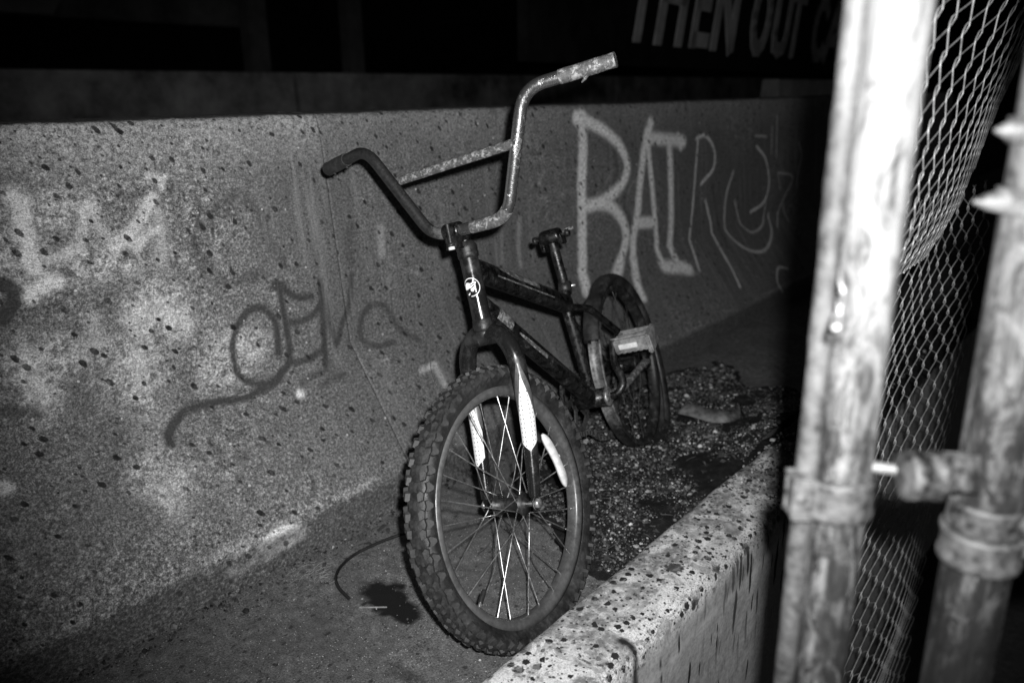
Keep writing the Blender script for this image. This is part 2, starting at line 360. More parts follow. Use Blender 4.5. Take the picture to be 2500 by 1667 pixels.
# ------------------------------------------------------------------ setting: ground sheets
XB = -1.30; K = 1.11                                            # foot of the near barriers, profile scale
def sheet(name, x0, x1, y0, y1, z, mat, nx=2, ny=2):
    xs = np.linspace(x0, x1, nx); ys = np.linspace(y0, y1, ny); b = MB()
    b.add([(x, y, z) for y in ys for x in xs], [(j*nx+i, j*nx+i+1, (j+1)*nx+i+1, (j+1)*nx+i) for j in range(ny-1) for i in range(nx-1)])
    o = b.build(name, mat); tag(o, None, kind='structure'); return o
sheet('lower_ground', -.60, 60, -40, 120, -.80, MAT['asphalt'])
sheet('road', -120, -1.62, -40, 120, -.02, MAT['asphalt'])
# strip between barrier and kerb where the bicycle stands
def strip_ground():
    xs = np.concatenate([np.linspace(-1.75, -1.34, 6), np.linspace(-1.33, -.62, 150)]); ys = np.concatenate([np.linspace(-1.5, .25, 20), np.linspace(.255, 2.6, 470), np.linspace(2.65, 14, 40)])
    X, Y = np.meshgrid(xs, ys); Z = .004*(fbm(X*9, Y*9, 3)-.5)+.0018*(fbm(X*60, Y*60, 5, 3)-.5)
    nx, ny = len(xs), len(ys)
    me = bpy.data.meshes.new('ground'); b = np.arange(nx*ny).reshape(ny, nx)
    fs = np.stack([b[:-1, :-1], b[:-1, 1:], b[1:, 1:], b[1:, :-1]], -1).reshape(-1, 4)
    me.from_pydata(np.stack([X, Y, Z], -1).reshape(-1, 3).tolist(), [], fs.tolist()); me.polygons.foreach_set('use_smooth', [True]*len(fs))
    c = on_plane((930, 1455), (0, 0, 1), 0); c2 = on_plane((975, 1490), (0, 0, 1), 0)
    def blob(cc, rx, ry, sd):
        dx = (X-cc[0])/rx; dy = (Y-cc[1])/ry
        return 1.0-np.sqrt(dx*dx+dy*dy)+1.1*(fbm(X*34, Y*34, sd, 4)-.5)
    oil = np.clip(np.maximum(blob(c, .062, .045, 11), blob(c2, .055, .04, 12)-.1)*4, 0, 1)
    c3 = on_plane((990, 1645), (0, 0, 1), 0); oil = np.maximum(oil, 0.4*np.clip(blob(c3, .05, .02, 14)*3, 0, 1))
    a = me.attributes.new('oil', 'FLOAT', 'POINT'); a.data.foreach_set('value', oil.reshape(-1).astype(np.float32))
    me.materials.append(MAT['ground']); o = bpy.data.objects.new('ground', me); col.objects.link(o); o['kind'] = 'structure'
strip_ground()

# ------------------------------------------------------------------ near barriers (profile of a sloped-face road barrier)
front = [(0, 0), (0, .076*K), (-.178*K, .33*K), (-.229*K, .813*K)]   # x offset, z : foot, toe, break, top edge
def barrier_profile(step):
    w2 = -.229*K; tw = .155*K
    raw = [(2*w2-tw, -.02), (2*w2-tw, .076*K), (2*w2-tw+.178*K, .33*K), (w2-tw, .813*K)]
    path = raw+[(w2, .813*K), (-.178*K, .33*K), (0, .076*K), (0, -.02)]
    p3 = [V(x, 0, z) for x, z in path]
    return p3
def front_v(x, z):
    # arc length from the foot up the front face
    return None
def prof_points(step):
    f = fillet([V(0, 0, -.03), V(0, 0, .076*K), V(-.178*K, 0, .33*K), V(-.229*K, 0, .813*K), V(-.229*K-.155*K, 0, .813*K), V(-.229*K-.206*K, 0, .33*K)], .022, 5)
    return dense(f, step)
def hit_wall(px):
    r = ray(px); best = None
    for (x0, z0), (x1, z1) in zip(front[:-1], front[1:]):
        n = V(z1-z0, 0, -(x1-x0)); t = n@(V(XB+x0, 0, z0)-CAM)/(n@r); Q = CAM+t*r
        if t > 0 and z0-.002 <= Q[2] <= z1+.03 and (best is None or t < best[0]): best = (t, Q)
    if best is None: return None
    return best[1]
ARC = [0]
for (a, b) in zip(front[:-1], front[1:]): ARC.append(ARC[-1]+math.hypot(b[0]-a[0], b[1]-a[1]))
def wall_uv(px):
    Q = hit_wall(px); z = Q[2]
    for i in range(3):
        if z <= front[i+1][1]+1e-6 or i == 2:
            t = (z-front[i][1])/(front[i+1][1]-front[i][1]); return V(Q[1], ARC[i]+t*(ARC[i+1]-ARC[i]))
# spray paint and marker strokes as they lie on the wall: (kind, half width in mm, strength, softness mm, points in the photograph)
STROKES = [
 # large pale letters
 ('white', 15.7, 1.00, 27, [(1421, 292), (1424, 360), (1421, 440), (1422, 520), (1421, 600), (1422, 650), (1434, 715)]),
 ('white', 17.9, 1.00, 22, [(1408, 292), (1422, 285)]),
 ('white', 10.1, 1.00, 26, [(1432, 296), (1475, 320), (1512, 355), (1531, 402), (1524, 440), (1500, 470), (1470, 492), (1430, 505)]),
 ('white', 12.3, 1.00, 26, [(1432, 505), (1475, 497), (1508, 520), (1527, 560), (1526, 600), (1512, 650), (1498, 688)]),
 ('white', 10.1, 1.00, 27, [(1590, 300), (1575, 350), (1562, 450), (1556, 520), (1546, 580), (1545, 625), (1556, 690), (1570, 725)]),
 ('white', 6.7, 0.99, 23, [(1580, 320), (1586, 400), (1594, 480), (1600, 545), (1604, 600), (1622, 650)]),
 ('white', 12.3, 0.99, 26, [(1552, 545), (1594, 543)]),
 ('white', 13.4, 0.92, 30, [(1592, 338), (1630, 342), (1668, 346)]), ('white', 16.8, 0.88, 20, [(1656, 338), (1662, 356)]),
 ('white', 10.1, 0.99, 27, [(1634, 352), (1637, 440), (1638, 540), (1640, 610), (1655, 640)]),
 ('white', 16.8, 0.99, 37, [(1622, 650), (1655, 652), (1682, 656)]),
 # thin scrawl
 ('white', 4, 0.69, 9, [(1705, 335), (1698, 420), (1692, 500), (1686, 555), (1692, 610), (1708, 660)]),
 ('white', 4, 0.77, 9, [(1700, 340), (1722, 332), (1743, 365), (1742, 410), (1712, 450)]),
 ('white', 4, 0.77, 8, [(1722, 490), (1736, 550), (1760, 610), (1788, 660), (1806, 700)]),
 ('white', 4, 0.59, 10, [(1790, 420), (1773, 475), (1768, 530), (1785, 580), (1830, 612), (1868, 610), (1884, 570), (1876, 522)]),
 ('white', 4, 0.77, 8, [(1848, 358), (1870, 390), (1878, 450), (1864, 495), (1832, 518)]),
 ('white', 3, 0.53, 8, [(1793, 492), (1806, 545), (1838, 568), (1864, 540), (1872, 480)]),
 ('white', 3, 0.53, 6, [(1845, 332), (1872, 334)]),
 ('white', 3, 0.49, 6, [(1885, 310), (1884, 375)]), ('white', 3, 0.49, 6, [(1897, 283), (1896, 385)]),
 ('white', 3, 0.55, 6, [(1900, 422), (1936, 433), (1913, 485), (1898, 555)]), ('white', 3, 0.49, 6, [(1913, 500), (1925, 540)]), ('white', 3, 0.45, 6, [(1900, 425), (1905, 462)]),
 ('white', 3, 0.45, 6, [(1950, 350), (1958, 380), (1949, 420), (1946, 460)]),
 ('white', 4, 0.69, 7, [(1910, 715), (1898, 690), (1900, 655), (1922, 655)]),
 # pale smears at the left
 ('white', 13, .6, 12, [(30, 478), (48, 500), (58, 560), (75, 630), (84, 655)]), ('white', 11, .7, 12, [(75, 722), (110, 695), (140, 690)]),
 ('white', 7, .42, 16, [(84, 650), (150, 625), (195, 590), (215, 500)]), ('white', 7, .38, 16, [(222, 500), (245, 560), (285, 590)]), ('white', 10, .52, 15, [(280, 596), (305, 585), (340, 545), (372, 485)]), ('white', 8, .48, 14, [(330, 600), (355, 575), (385, 560)]), ('white', 7, .35, 20, [(372, 490), (395, 560), (398, 640)]),
 ('white', 14, .36, 26, [(75, 870), (85, 940), (105, 975)]), ('white', 18, .34, 40, [(330, 780), (400, 755), (440, 790)]), ('white', 14, .26, 36, [(335, 860), (340, 940)]), ('white', 10, .35, 24, [(225, 780), (235, 840)]), ('white', 13, .25, 34, [(410, 1190), (430, 1240)]),
 ('white', 10, .75, 5, [(640, 1338), (672, 1305), (720, 1290), (738, 1305), (700, 1325), (655, 1352)]), ('white', 7, .5, 8, [(620, 1365), (600, 1385), (560, 1395)]),
 ('white', 5, .5, 6, [(362, 432), (405, 434)]), ('white', 4, .5, 6, [(394, 440), (396, 462)]),
 ('white', 11, .7, 5, [(733, 962), (734, 962)]), ('white', 13, .6, 7, [(12, 1192), (16, 1194)]),
 ('white', 5, .30, 12, [(1268, 535), (1266, 600), (1272, 650)]), ('white', 4, .22, 12, [(1225, 560), (1226, 640)]), ('white', 8, .45, 5, [(1030, 905), (1062, 890)]), ('white', 9, .4, 6, [(1062, 895), (1085, 940)]), ('white', 8, .32, 14, [(930, 560), (932, 620)]),
 # dark marker tag
 ('dark', 7.7, 0.94, 4, [(680, 862), (672, 790), (645, 755), (610, 758), (580, 795), (568, 850), (578, 905), (610, 932), (660, 935), (693, 905), (708, 870), (700, 800), (690, 740), (680, 700)]),
 ('dark', 12.6, 0.94, 4, [(672, 698), (690, 702)]), ('dark', 8.4, 0.94, 4, [(690, 702), (715, 722), (738, 728), (760, 724)]),
 ('dark', 7.0, 0.88, 4, [(696, 788), (735, 785), (768, 765), (785, 735)]),
 ('dark', 7.0, 0.94, 4, [(782, 685), (786, 740), (790, 800), (792, 850), (795, 890)]), ('dark', 7.0, 0.88, 4, [(705, 888), (750, 878), (790, 855)]),
 ('dark', 6.3, 0.83, 4, [(785, 700), (800, 760), (820, 840), (835, 790), (852, 740), (858, 670)]), ('dark', 8.4, 0.44, 14, [(852, 560), (857, 640)]),
 ('dark', 8.4, 0.94, 5, [(690, 905), (672, 935), (640, 950), (600, 970), (540, 980), (490, 990), (450, 1005), (425, 1035), (412, 1062), (420, 1085)]),
 ('dark', 7.0, 0.61, 6, [(740, 935), (770, 915), (800, 905)]), ('dark', 7.0, 0.61, 6, [(785, 945), (810, 925), (840, 915)]),
 ('dark', 7.0, 0.75, 6, [(905, 745), (885, 770), (878, 810), (890, 835), (925, 845), (960, 835)]), ('dark', 7.0, 0.65, 7, [(905, 745), (940, 748), (960, 780), (985, 810), (1020, 830)]),
 ('dark', 15.4, 0.94, 5, [(-10, 690), (20, 700), (38, 725), (22, 752), (8, 778)]), ('dark', 8.4, 0.61, 8, [(-20, 1005), (40, 1003), (90, 1005)]),
 # ghosts of older tags
 ('dark', 11, .45, 12, [(560, 490), (500, 545), (480, 600), (510, 660), (560, 690), (640, 670)]), ('dark', 11, .40, 12, [(590, 480), (640, 530), (660, 600), (690, 640)]),
 ('dark', 9, .45, 10, [(1530, 450), (1522, 500), (1538, 540), (1530, 600)]), ('dark', 6, .5, 8, [(1740, 450), (1748, 520), (1762, 570), (1776, 605)]), ('dark', 6, .4, 9, [(1500, 370), (1508, 420), (1500, 440)]),
]
PALE = [((370, 770), .10, .10), ((340, 900), .09, .14), ((90, 930), .05, .11), ((60, 640), .06, .10), ((250, 640), .12, .06), ((400, 1180), .07, .10), ((140, 870), .07, .05),
        ((560, 880), .10, .08), ((600, 850), .08, .06), ((640, 1340), .10, .034), ((690, 1320), .07, .03), ((150, 520), .09, .05)]
def seg_dist(U, W, pts):
    d = np.full(U.shape, 9.0)
    for a, b in zip(pts[:-1], pts[1:]):
        ab = b-a; L = ab@ab+1e-12; t = np.clip(((U-a[0])*ab[0]+(W-a[1])*ab[1])/L, 0, 1)
        d = np.minimum(d, np.hypot(U-(a[0]+t*ab[0]), W-(a[1]+t*ab[1])))
    return d
def barrier(name, label, y0, y1, fine, film_amt, seed):
    if fine: ys = np.concatenate([np.arange(y0, fine[0], .12), np.arange(fine[0], fine[1], fine[2]), np.arange(fine[1], y1, .05), [y1]]); pp = prof_points(.006)
    else: ys = np.linspace(y0, y1, 60); pp = prof_points(.03)
    ys = np.unique(np.round(ys, 5)); pp = np.array(pp)
    arc = np.concatenate([[0], np.cumsum(np.linalg.norm(np.diff(pp, axis=0), axis=1))])-.03
    nx, ny = len(pp), len(ys); U, Wv = np.meshgrid(ys, arc)                 # rows: profile
    nrmv = np.gradient(pp, axis=0); nv = np.stack([nrmv[:, 2], 0*nrmv[:, 2], -nrmv[:, 0]], 1); nv /= np.linalg.norm(nv, axis=1)[:, None]
    disp = .006*(fbm(U*3, Wv*3, seed)-.5)+.0022*(fbm(U*40, Wv*40, seed+9, 3)-.5)
    endd = np.minimum(U-y0, y1-U); disp = disp+0*endd
    topw = np.exp(-((Wv-ARC[3])/.05)**2); disp = disp-.004*topw*fbm(U*30, Wv*30, seed+2)
    Pv = pp[:, None, :]+nv[:, None, :]*disp[..., None]; X = Pv[..., 0]+XB; Z = Pv[..., 2]; Y = U
    verts = np.stack([X, Y, Z], -1).reshape(-1, 3); b = np.arange(nx*ny).reshape(nx, ny)
    fs = np.stack([b[:-1, :-1], b[:-1, 1:], b[1:, 1:], b[1:, :-1]], -1).reshape(-1, 4).tolist()
    e0 = b[:, 0].tolist(); e1 = b[:, -1].tolist()
    me = bpy.data.meshes.new(name); me.from_pydata(verts.tolist(), [], fs+[e0, e1[::-1]]); me.polygons.foreach_set('use_smooth', [True]*len(fs)+[False]*2)
    lay = me.uv_layers.new(name='UVMap'); li = np.empty(len(me.loops), np.int32); me.loops.foreach_get('vertex_index', li)
    uvs = np.stack([U.reshape(-1)+seed*3.1, Wv.reshape(-1)], -1)[li]; lay.data.foreach_set('uv', uvs.reshape(-1).astype(np.float32))
    A = {k: np.zeros_like(U) for k in ('white', 'dark', 'pale', 'film', 'grit', 'mud', 'soil')}
    Q0 = proj_ok = None
    wob = .5*(fbm(U*60, Wv*60, 31, 3)-.5)
    for kind, hw, st, soft, px in STROKES:
        try: pts = [wall_uv(p) for p in px]
        except Exception: continue
        lo = min(p[0] for p in pts)-.1; hi = max(p[0] for p in pts)+.1
        if hi < y0 or lo > y1: continue
        d = seg_dist(U, Wv, spline(pts, 5) if len(pts) > 2 else pts)
        hw /= 1000; soft /= 1000
        a = st*np.clip(1-(d-hw*(.75+wob))/(soft*.8+.002), 0, 1); a = a*a*(3-2*a) if kind == 'white' else a
        A[kind] = np.maximum(A[kind], a)
    for px, ru, rv in PALE:
        try: c = wall_uv(px)
        except Exception: continue
        q = 1-np.hypot((U-c[0])/ru, (Wv-c[1])/rv)+.8*(fbm(U*14, Wv*14, 51)-.5); A['pale'] = np.maximum(A['pale'], np.clip(q*1.3, 0, .72))
    lowline = ARC[1]+.012; A['pale'] = np.maximum(A['pale'], 1.0*np.exp(-((Wv-lowline-.012*(fbm(U*9, U*0, 78)-.5))/.007)**2)*np.clip(4*fbm(U*9, Wv*9, 77)-1.5, 0, 1)*(.5 if seed == 1 else .25))
    A['film'] = np.clip(film_amt+(.75*np.clip((U-.85)/.3, 0, 1) if seed == 1 else 0)+1.6*(fbm(U*3.5, Wv*3.5, 23+seed)-.5), 0, 1)
    A['grit'] = np.clip(1-(ARC[3]-.005-Wv)/.13, 0, 1)*(Wv < ARC[3]+.003)*np.clip(1.5*fbm(U*5, Wv*9, 61), 0, 1)*(1 if seed == 1 else .45)
    A['mud'] = np.clip(.45+1.3*fbm(U*6, Wv*6, 44, 3)-.25*(U > 2.2), 0, 1)
    A['soil'] = np.clip((ARC[1]+.002-Wv)/.012+1.6*(fbm(U*14, Wv*14, 8)-.45), 0, 1)*.8
    A['soil'] = np.maximum(A['soil'], np.clip((Wv > ARC[3]+.01)*.25, 0, 1))
    for k_, a in A.items():
        t = me.attributes.new(k_, 'FLOAT', 'POINT'); t.data.foreach_set('value', a.reshape(-1).astype(np.float32))
    me.materials.append(MAT['barrier']); o = bpy.data.objects.new(name, me); col.objects.link(o)
    tag(o, label, 'barrier', 'concrete barriers beside the bicycle'); return o
JY = 1.17
barrier('concrete_barrier', 'weathered concrete barrier with dark marker tag and mud spots, left of the bicycle', -1.9, JY-.0002, (.28, JY-.0002, .0055), .12, 1)
barrier('concrete_barrier', 'concrete barrier behind the bicycle with large pale sprayed letters', JY+.0002, 4.3, (JY+.0002, 4.29, .0075), .85, 2)
barrier('concrete_barrier', 'unlit concrete barrier beyond the lettered one, mostly behind the post', 4.304, 7.4, None, .8, 3)

# ------------------------------------------------------------------ low kerb wall in the foreground
KL, KR, KT = -.685, -.528, .10
def kerb():
    path = fillet([V(KL, 0, -.03), V(KL, 0, KT), V(KR, 0, KT), V(KR+.012, 0, -.82)], .030, 7); path = np.array(dense(path, .007))
    ys = np.unique(np.round(np.concatenate([np.arange(-1.0, .55, .05), np.arange(.55, 1.9, .006), np.arange(1.9, 9, .05)]), 5))
    arc = np.concatenate([[0], np.cumsum(np.linalg.norm(np.diff(path, axis=0), axis=1))])
    U, W_ = np.meshgrid(ys, arc); g = np.gradient(path, axis=0); nv = np.stack([-g[:, 2], 0*g[:, 0], g[:, 0]], 1); nv /= np.linalg.norm(nv, axis=1)[:, None]
    disp = .008*(fbm(U*4, W_*4, 91)-.5)+.004*(fbm(U*28, W_*28, 92, 4)-.5)
    noseW = arc[np.argmin(np.abs(path[:, 0]-(KR-.008))+np.abs(path[:, 2]-(KT-.006)))]
    disp -= .010*np.exp(-((W_-noseW)/.03)**2)*fbm(U*11, W_*11, 93)
    Pv = path[:, None, :]+nv[:, None, :]*disp[..., None]; X = Pv[..., 0]; Z = Pv[..., 2]
    verts = np.stack([X, U, Z], -1).reshape(-1, 3); nx, ny = U.shape; b = np.arange(nx*ny).reshape(nx, ny)
    fs = np.stack([b[:-1, :-1], b[1:, :-1], b[1:, 1:], b[:-1, 1:]], -1).reshape(-1, 4)
    me = bpy.data.meshes.new('kerb_wall'); me.from_pydata(verts.tolist(), [], fs.tolist()); me.polygons.foreach_set('use_smooth', [True]*len(fs))
    lay = me.uv_layers.new(name='UVMap'); li = np.empty(len(me.loops), np.int32); me.loops.foreach_get('vertex_index', li)
    lay.data.foreach_set('uv', np.stack([U.reshape(-1), W_.reshape(-1)], -1)[li].reshape(-1).astype(np.float32))
    A = {}
    A['face'] = np.clip((W_-noseW-.022)/.03+.8*(fbm(U*9, W_*9, 7)-.5), 0, 1)
    A['nose'] = np.exp(-((W_-noseW-.004)/.026)**2)
    A['lime'] = np.clip(1.2-np.abs(W_-noseW-.055-.05*fbm(U*3, U*0, 5))/.014, 0, 1)*.7
    mud = np.clip((U-1.40)/.40+1.5*(fbm(U*13, W_*13, 17)-.5)+.6*(W_-noseW+.04)/.1, 0, 1)*np.clip((noseW+.07-W_)/.05+1.2*(fbm(U*16, W_*16, 19)-.4), 0, 1)
    mud = np.maximum(mud, np.clip(2.6*(fbm(U*7, W_*7, 41)-.66)+.5*(U-1.1), 0, 1)*(W_ > noseW-.05)*(U > 1.05)*np.clip((noseW+.09-W_)/.06+(fbm(U*20, W_*6, 29)-.5), 0, 1)); A['mud'] = np.clip(mud, 0, 1)
    cr = .93+.008*np.sin(W_*55)+.006*(fbm(W_*30, W_*3, 3)-.5); A['crack'] = np.clip(1.5-np.abs(U-cr)/(.0045+.006*fbm(U*0+W_*25, W_*3, 6)), 0, 1)*(W_ > noseW-.035)*(W_ < noseW+.30)
    c2 = .988+.18*(W_-noseW); A['crack'] = np.maximum(A['crack'], np.clip(1.3-np.abs(U-c2)/.0022, 0, 1)*(W_ > noseW+.05)*(W_ < noseW+.3))
    A['drips'] = np.clip((U-1.12)/.2+.8*(fbm(U*7, W_*4, 55)-.5), 0, 1)*np.clip((W_-noseW)/.03, 0, 1)*np.clip((noseW+.30-W_)/.15, 0, 1)
    for k_, a in A.items():
        t = me.attributes.new(k_, 'FLOAT', 'POINT'); t.data.foreach_set('value', a.reshape(-1).astype(np.float32))
    me.materials.append(MAT['kerb']); o = bpy.data.objects.new('kerb_wall', me); col.objects.link(o)
    tag(o, 'low rounded concrete kerb wall spattered with black spots in front of the wheel', 'kerb')
kerb()

# ------------------------------------------------------------------ soil and gravel behind the front wheel
def mound(x, y):
    # height of the soil layer over the strip
    edge = np.clip((y-1.12-.55*np.clip((-.86-x), 0, 1)*1.2+.10*(fbm(x*9, y*9, 71)-.5))/.35, 0, 1)*np.clip((2.62-.30*(x+1.3)-y+.25*(fbm(x*8, y*8, 72)-.5))/.25, 0, 1)*np.clip((x+1.275+.05*fbm(x*9, y*5, 73))/.15, 0, 1)
    edge = edge*edge*(3-2*edge)
    ridge = .075*np.exp(-((x+.70)/.09)**2)*np.clip((y-1.35)/.5, 0, 1)
    return edge*(.018+.030*fbm(x*7, y*7, 74)+.012*fbm(x*28, y*28, 75)+ridge)-.004
def soil():
    xs = np.linspace(-1.29, -.70, 150); ys = np.linspace(1.0, 2.85, 380); X, Y = np.meshgrid(xs, ys); H = mound(X, Y)
    Zb = .004*(fbm(X*9, Y*9, 3)-.5)
    Z = Zb+H
    b = np.arange(X.size).reshape(X.shape); fs = np.stack([b[:-1, :-1], b[:-1, 1:], b[1:, 1:], b[1:, :-1]], -1).reshape(-1, 4)
    keep = (H.reshape(-1)[fs].max(1) > -.002); fs = fs[keep]
    me = bpy.data.meshes.new('soil'); me.from_pydata(np.stack([X, Y, Z], -1).reshape(-1, 3).tolist(), [], fs.tolist()); me.polygons.foreach_set('use_smooth', [True]*len(fs))
    me.materials.append(MAT['soil']); o = bpy.data.objects.new('soil', me); col.objects.link(o)
    tag(o, 'dark soil heaped under the rear wheel between barrier and kerb', 'soil', kind='stuff')
    # soil spilling over the kerb top
    xs = np.linspace(-.75, -.50, 60); ys = np.linspace(1.55, 3.4, 240); X, Y = np.meshgrid(xs, ys)
    e = np.clip((Y-1.84+.5*(fbm(X*12, Y*9, 81)-.5)+.5*np.abs(X+.62))/.35, 0, 1); H = e*(.010+.020*fbm(X*22, Y*22, 82)+.010*fbm(X*60, Y*60, 83))-.004
    Z = KT+H-np.clip((X-(KR-.035))/.03, 0, 1)**2*.03-np.clip((KL+.02-X)/.05, 0, 1)**2*.07
    b = np.arange(X.size).reshape(X.shape); fs = np.stack([b[:-1, :-1], b[:-1, 1:], b[1:, 1:], b[1:, :-1]], -1).reshape(-1, 4)
    me = bpy.data.meshes.new('soil'); me.from_pydata(np.stack([X, Y, Z], -1).reshape(-1, 3).tolist(), [], fs.tolist()); me.polygons.foreach_set('use_smooth', [True]*len(fs))
    me.materials.append(MAT['soil']); o = bpy.data.objects.new('soil', me); col.objects.link(o)
    tag(o, 'crumbled soil covering the far end of the kerb top', 'soil', kind='stuff')
soil()
def pebbles(name, label, pts, rad, tone, seed):
    r = np.random.default_rng(seed); bm = bmesh.new(); bmesh.ops.create_icosphere(bm, subdivisions=1, radius=1)
    bv = np.array([v.co for v in bm.verts]); bf = np.array([[v.index for v in f.verts] for f in bm.faces]); bm.free()
    n = len(pts); nv = len(bv); sc = rad[:, None]*r.uniform(.55, 1.25, (n, 3)); sc[:, 2] *= .75
    a = r.uniform(0, 6.28, n); jit = 1+.28*r.standard_normal((n, nv, 1)); q = bv[None]*jit*sc[:, None, :]
    x = q[..., 0]*np.cos(a)[:, None]-q[..., 1]*np.sin(a)[:, None]; y = q[..., 0]*np.sin(a)[:, None]+q[..., 1]*np.cos(a)[:, None]
    vv = np.stack([x, y, q[..., 2]], -1)+pts[:, None, :]; ff = (bf[None]+(np.arange(n)*nv)[:, None, None]).reshape(-1, 3)
    me = bpy.data.meshes.new(name); me.from_pydata(vv.reshape(-1, 3).tolist(), [], ff.tolist())
    t = me.attributes.new('tone', 'FLOAT', 'POINT'); t.data.foreach_set('value', np.repeat(tone, nv).astype(np.float32))
    me.materials.append(MAT['pebble']); o = bpy.data.objects.new(name, me); col.objects.link(o); tag(o, label, 'gravel', kind='stuff')
def gravel():
    n = 62000; x = rng.uniform(-1.27, -.70, n); y = rng.uniform(1.02, 2.75, n); h = mound(x, y)
    dens = fbm(x*11, y*11, 99); keep = (h > .004) & (dens+.25*rng.random(n) > .565); x, y, h = x[keep], y[keep], h[keep]
    rad = np.exp(rng.normal(math.log(.0017), .5, len(x))); tone = np.clip(np.exp(rng.normal(math.log(.06), 1.25, len(x))), .03, .7)
    pebbles('gravel', 'pale gravel scattered over the dark soil under the bicycle', np.stack([x, y, h+rad*.25], -1), rad, tone, 1)
    n = 520; x = rng.uniform(-1.28, -.70, n); y = rng.uniform(.35, 1.3, n); rad = np.exp(rng.normal(math.log(.0012), .4, n)); tone = np.clip(np.exp(rng.normal(math.log(.16), .8, n)), .02, .6)
    pebbles('gravel', 'fine grit on the bare ground beside the front wheel', np.stack([x, y, rad*.4], -1), rad, tone, 2)
    n = 1900; x = rng.uniform(-.67, -.54, n); y = rng.uniform(1.5, 2.8, n); rad = np.exp(rng.normal(math.log(.0025), .4, n)); tone = np.clip(np.exp(rng.normal(math.log(.11), .9, n)), .02, .5)
    pebbles('gravel', 'small stones in the soil on top of the kerb', np.stack([x, y, KT+.002+.014*np.clip((y-1.6)/.3, 0, 1)+rad*.3], -1), rad, tone, 3)
    n = 1500; y = rng.uniform(.35, 2.2, n); x = -1.30+np.abs(rng.normal(.012, .022, n)); rad = np.exp(rng.normal(math.log(.0018), .5, n)); tone = np.clip(np.exp(rng.normal(math.log(.045), .9, n)), .008, .5)
    pebbles('gravel', 'crumbs of dirt gathered along the foot of the barriers', np.stack([x, y, rad*.4+np.clip(.012-(x+1.3)*.4, 0, .012)*fbm(y*9, y*0, 4)], -1), rad, tone, 4)
gravel()
def leaf_litter():
    m = MB()
    for i in range(420):
        x = random.uniform(-1.24, -.72); y = random.uniform(1.1, 2.35); h = float(mound(x, y)); 
        if h < .004: continue
        l = random.uniform(.006, .022); a = random.uniform(0, 6.28); u = V(math.cos(a), math.sin(a), random.uniform(-.3, .5)); w_ = nrm(np.cross(u, V(random.gauss(0, .5), random.gauss(0, .5), 1)))*l*random.uniform(.12, .4)
        c = V(x, y, h+.003); up = V(0, 0, l*random.uniform(.05, .2))
        m.add([c-u*l*.5, c-w_-u*l*.1+up, c+u*l*.5, c+w_+u*l*.05+up, c+up*.3], [(0, 1, 4), (1, 2, 4), (2, 3, 4), (3, 0, 4)], False)
    for i in range(90):
        x = random.uniform(-1.2, -.72); y = random.uniform(1.1, 2.3); h = float(mound(x, y)); l = random.uniform(.015, .06); a = random.uniform(0, 6.28); u = V(math.cos(a), math.sin(a), random.uniform(-.05, .15)); c = V(x, y, max(h, 0)+.004)
        m.tube([c-u*l*.5, c+V(random.gauss(0, .002), random.gauss(0, .002), .002), c+u*l*.5], [.0011, .0013, .0006], 5)
    for i in range(150):
        q = on_plane((random.uniform(560, 1060), random.uniform(1330, 1660)), (0, 0, 1), .002)
        if q[0] < -1.29: continue
        l = random.uniform(.003, .009); a = random.uniform(0, 6.28); u = V(math.cos(a), math.sin(a), random.uniform(-.1, .3)); w_ = nrm(np.cross(u, V(0, 0, 1)))*l*random.uniform(.15, .5)
        m.add([q-u*l*.5, q-w_+V(0, 0, .001), q+u*l*.5, q+w_+V(0, 0, .001)], [(0, 1, 2), (0, 2, 3)], False)
    tag(m.build('leaf_litter', MAT['litter']), 'scraps of leaf and twig strewn over the soil under the bicycle', 'litter', kind='stuff')
leaf_litter()

# ------------------------------------------------------------------ background across the road
def far_barriers():
    XF = -7.0; d = V(0, 1, 0)
    pr = [(0, -.02), (0, .10), (-.22, .40), (-.27, 1.17), (-.50, 1.17), (-.55, .40), (-.77, .10), (-.77, -.02)]
    ys = [(-5.6, -.62), (-.56, 2.36), (2.42, 5.2), (5.26, 8.2), (8.26, 11.3), (11.36, 19.6), None, None]
    lab = ['leftmost pale grey concrete barrier across the road', 'long dim concrete barrier across the road behind the left posts', 'dim stained concrete barrier across the road above the crossbar',
           'dim concrete barrier across the road under the black panel', 'dark patched concrete barrier across the road right of the handlebar', 'long dim far barrier under the lettering', 'paler concrete barrier in the distance just left of the white post', 'farthest pale barrier, mostly behind the white post']
    yw = on_plane((1950, 195), (1, 0, 0), -4.2)[1]; ys[6] = (yw, yw+2.9); ys[7] = (yw+2.94, yw+7)
    for i, (a, b) in enumerate(ys):
        m = MB(); p = [V((XF if i < 6 else -4.2)+x, 0, z*(1 if i < 6 else .915)) for x, z in pr]; p = fillet(p, .03, 3); k = len(p)
        v = [q+V(0, a, 0) for q in p]+[q+V(0, b, 0) for q in p]
        m.add(v, [(j, (j+1) % k, k+(j+1) % k, k+j) for j in range(k)], True); m.add(v[:k], [tuple(range(k))], False); m.add(v[k:], [tuple(range(k))], False)
        o = m.build('concrete_barrier', MAT['farw'] if i > 5 else MAT['farc']); tag(o, lab[i], 'barrier', 'far barriers across the road')  # the last barriers get a paler concrete than the rest
far_barriers()
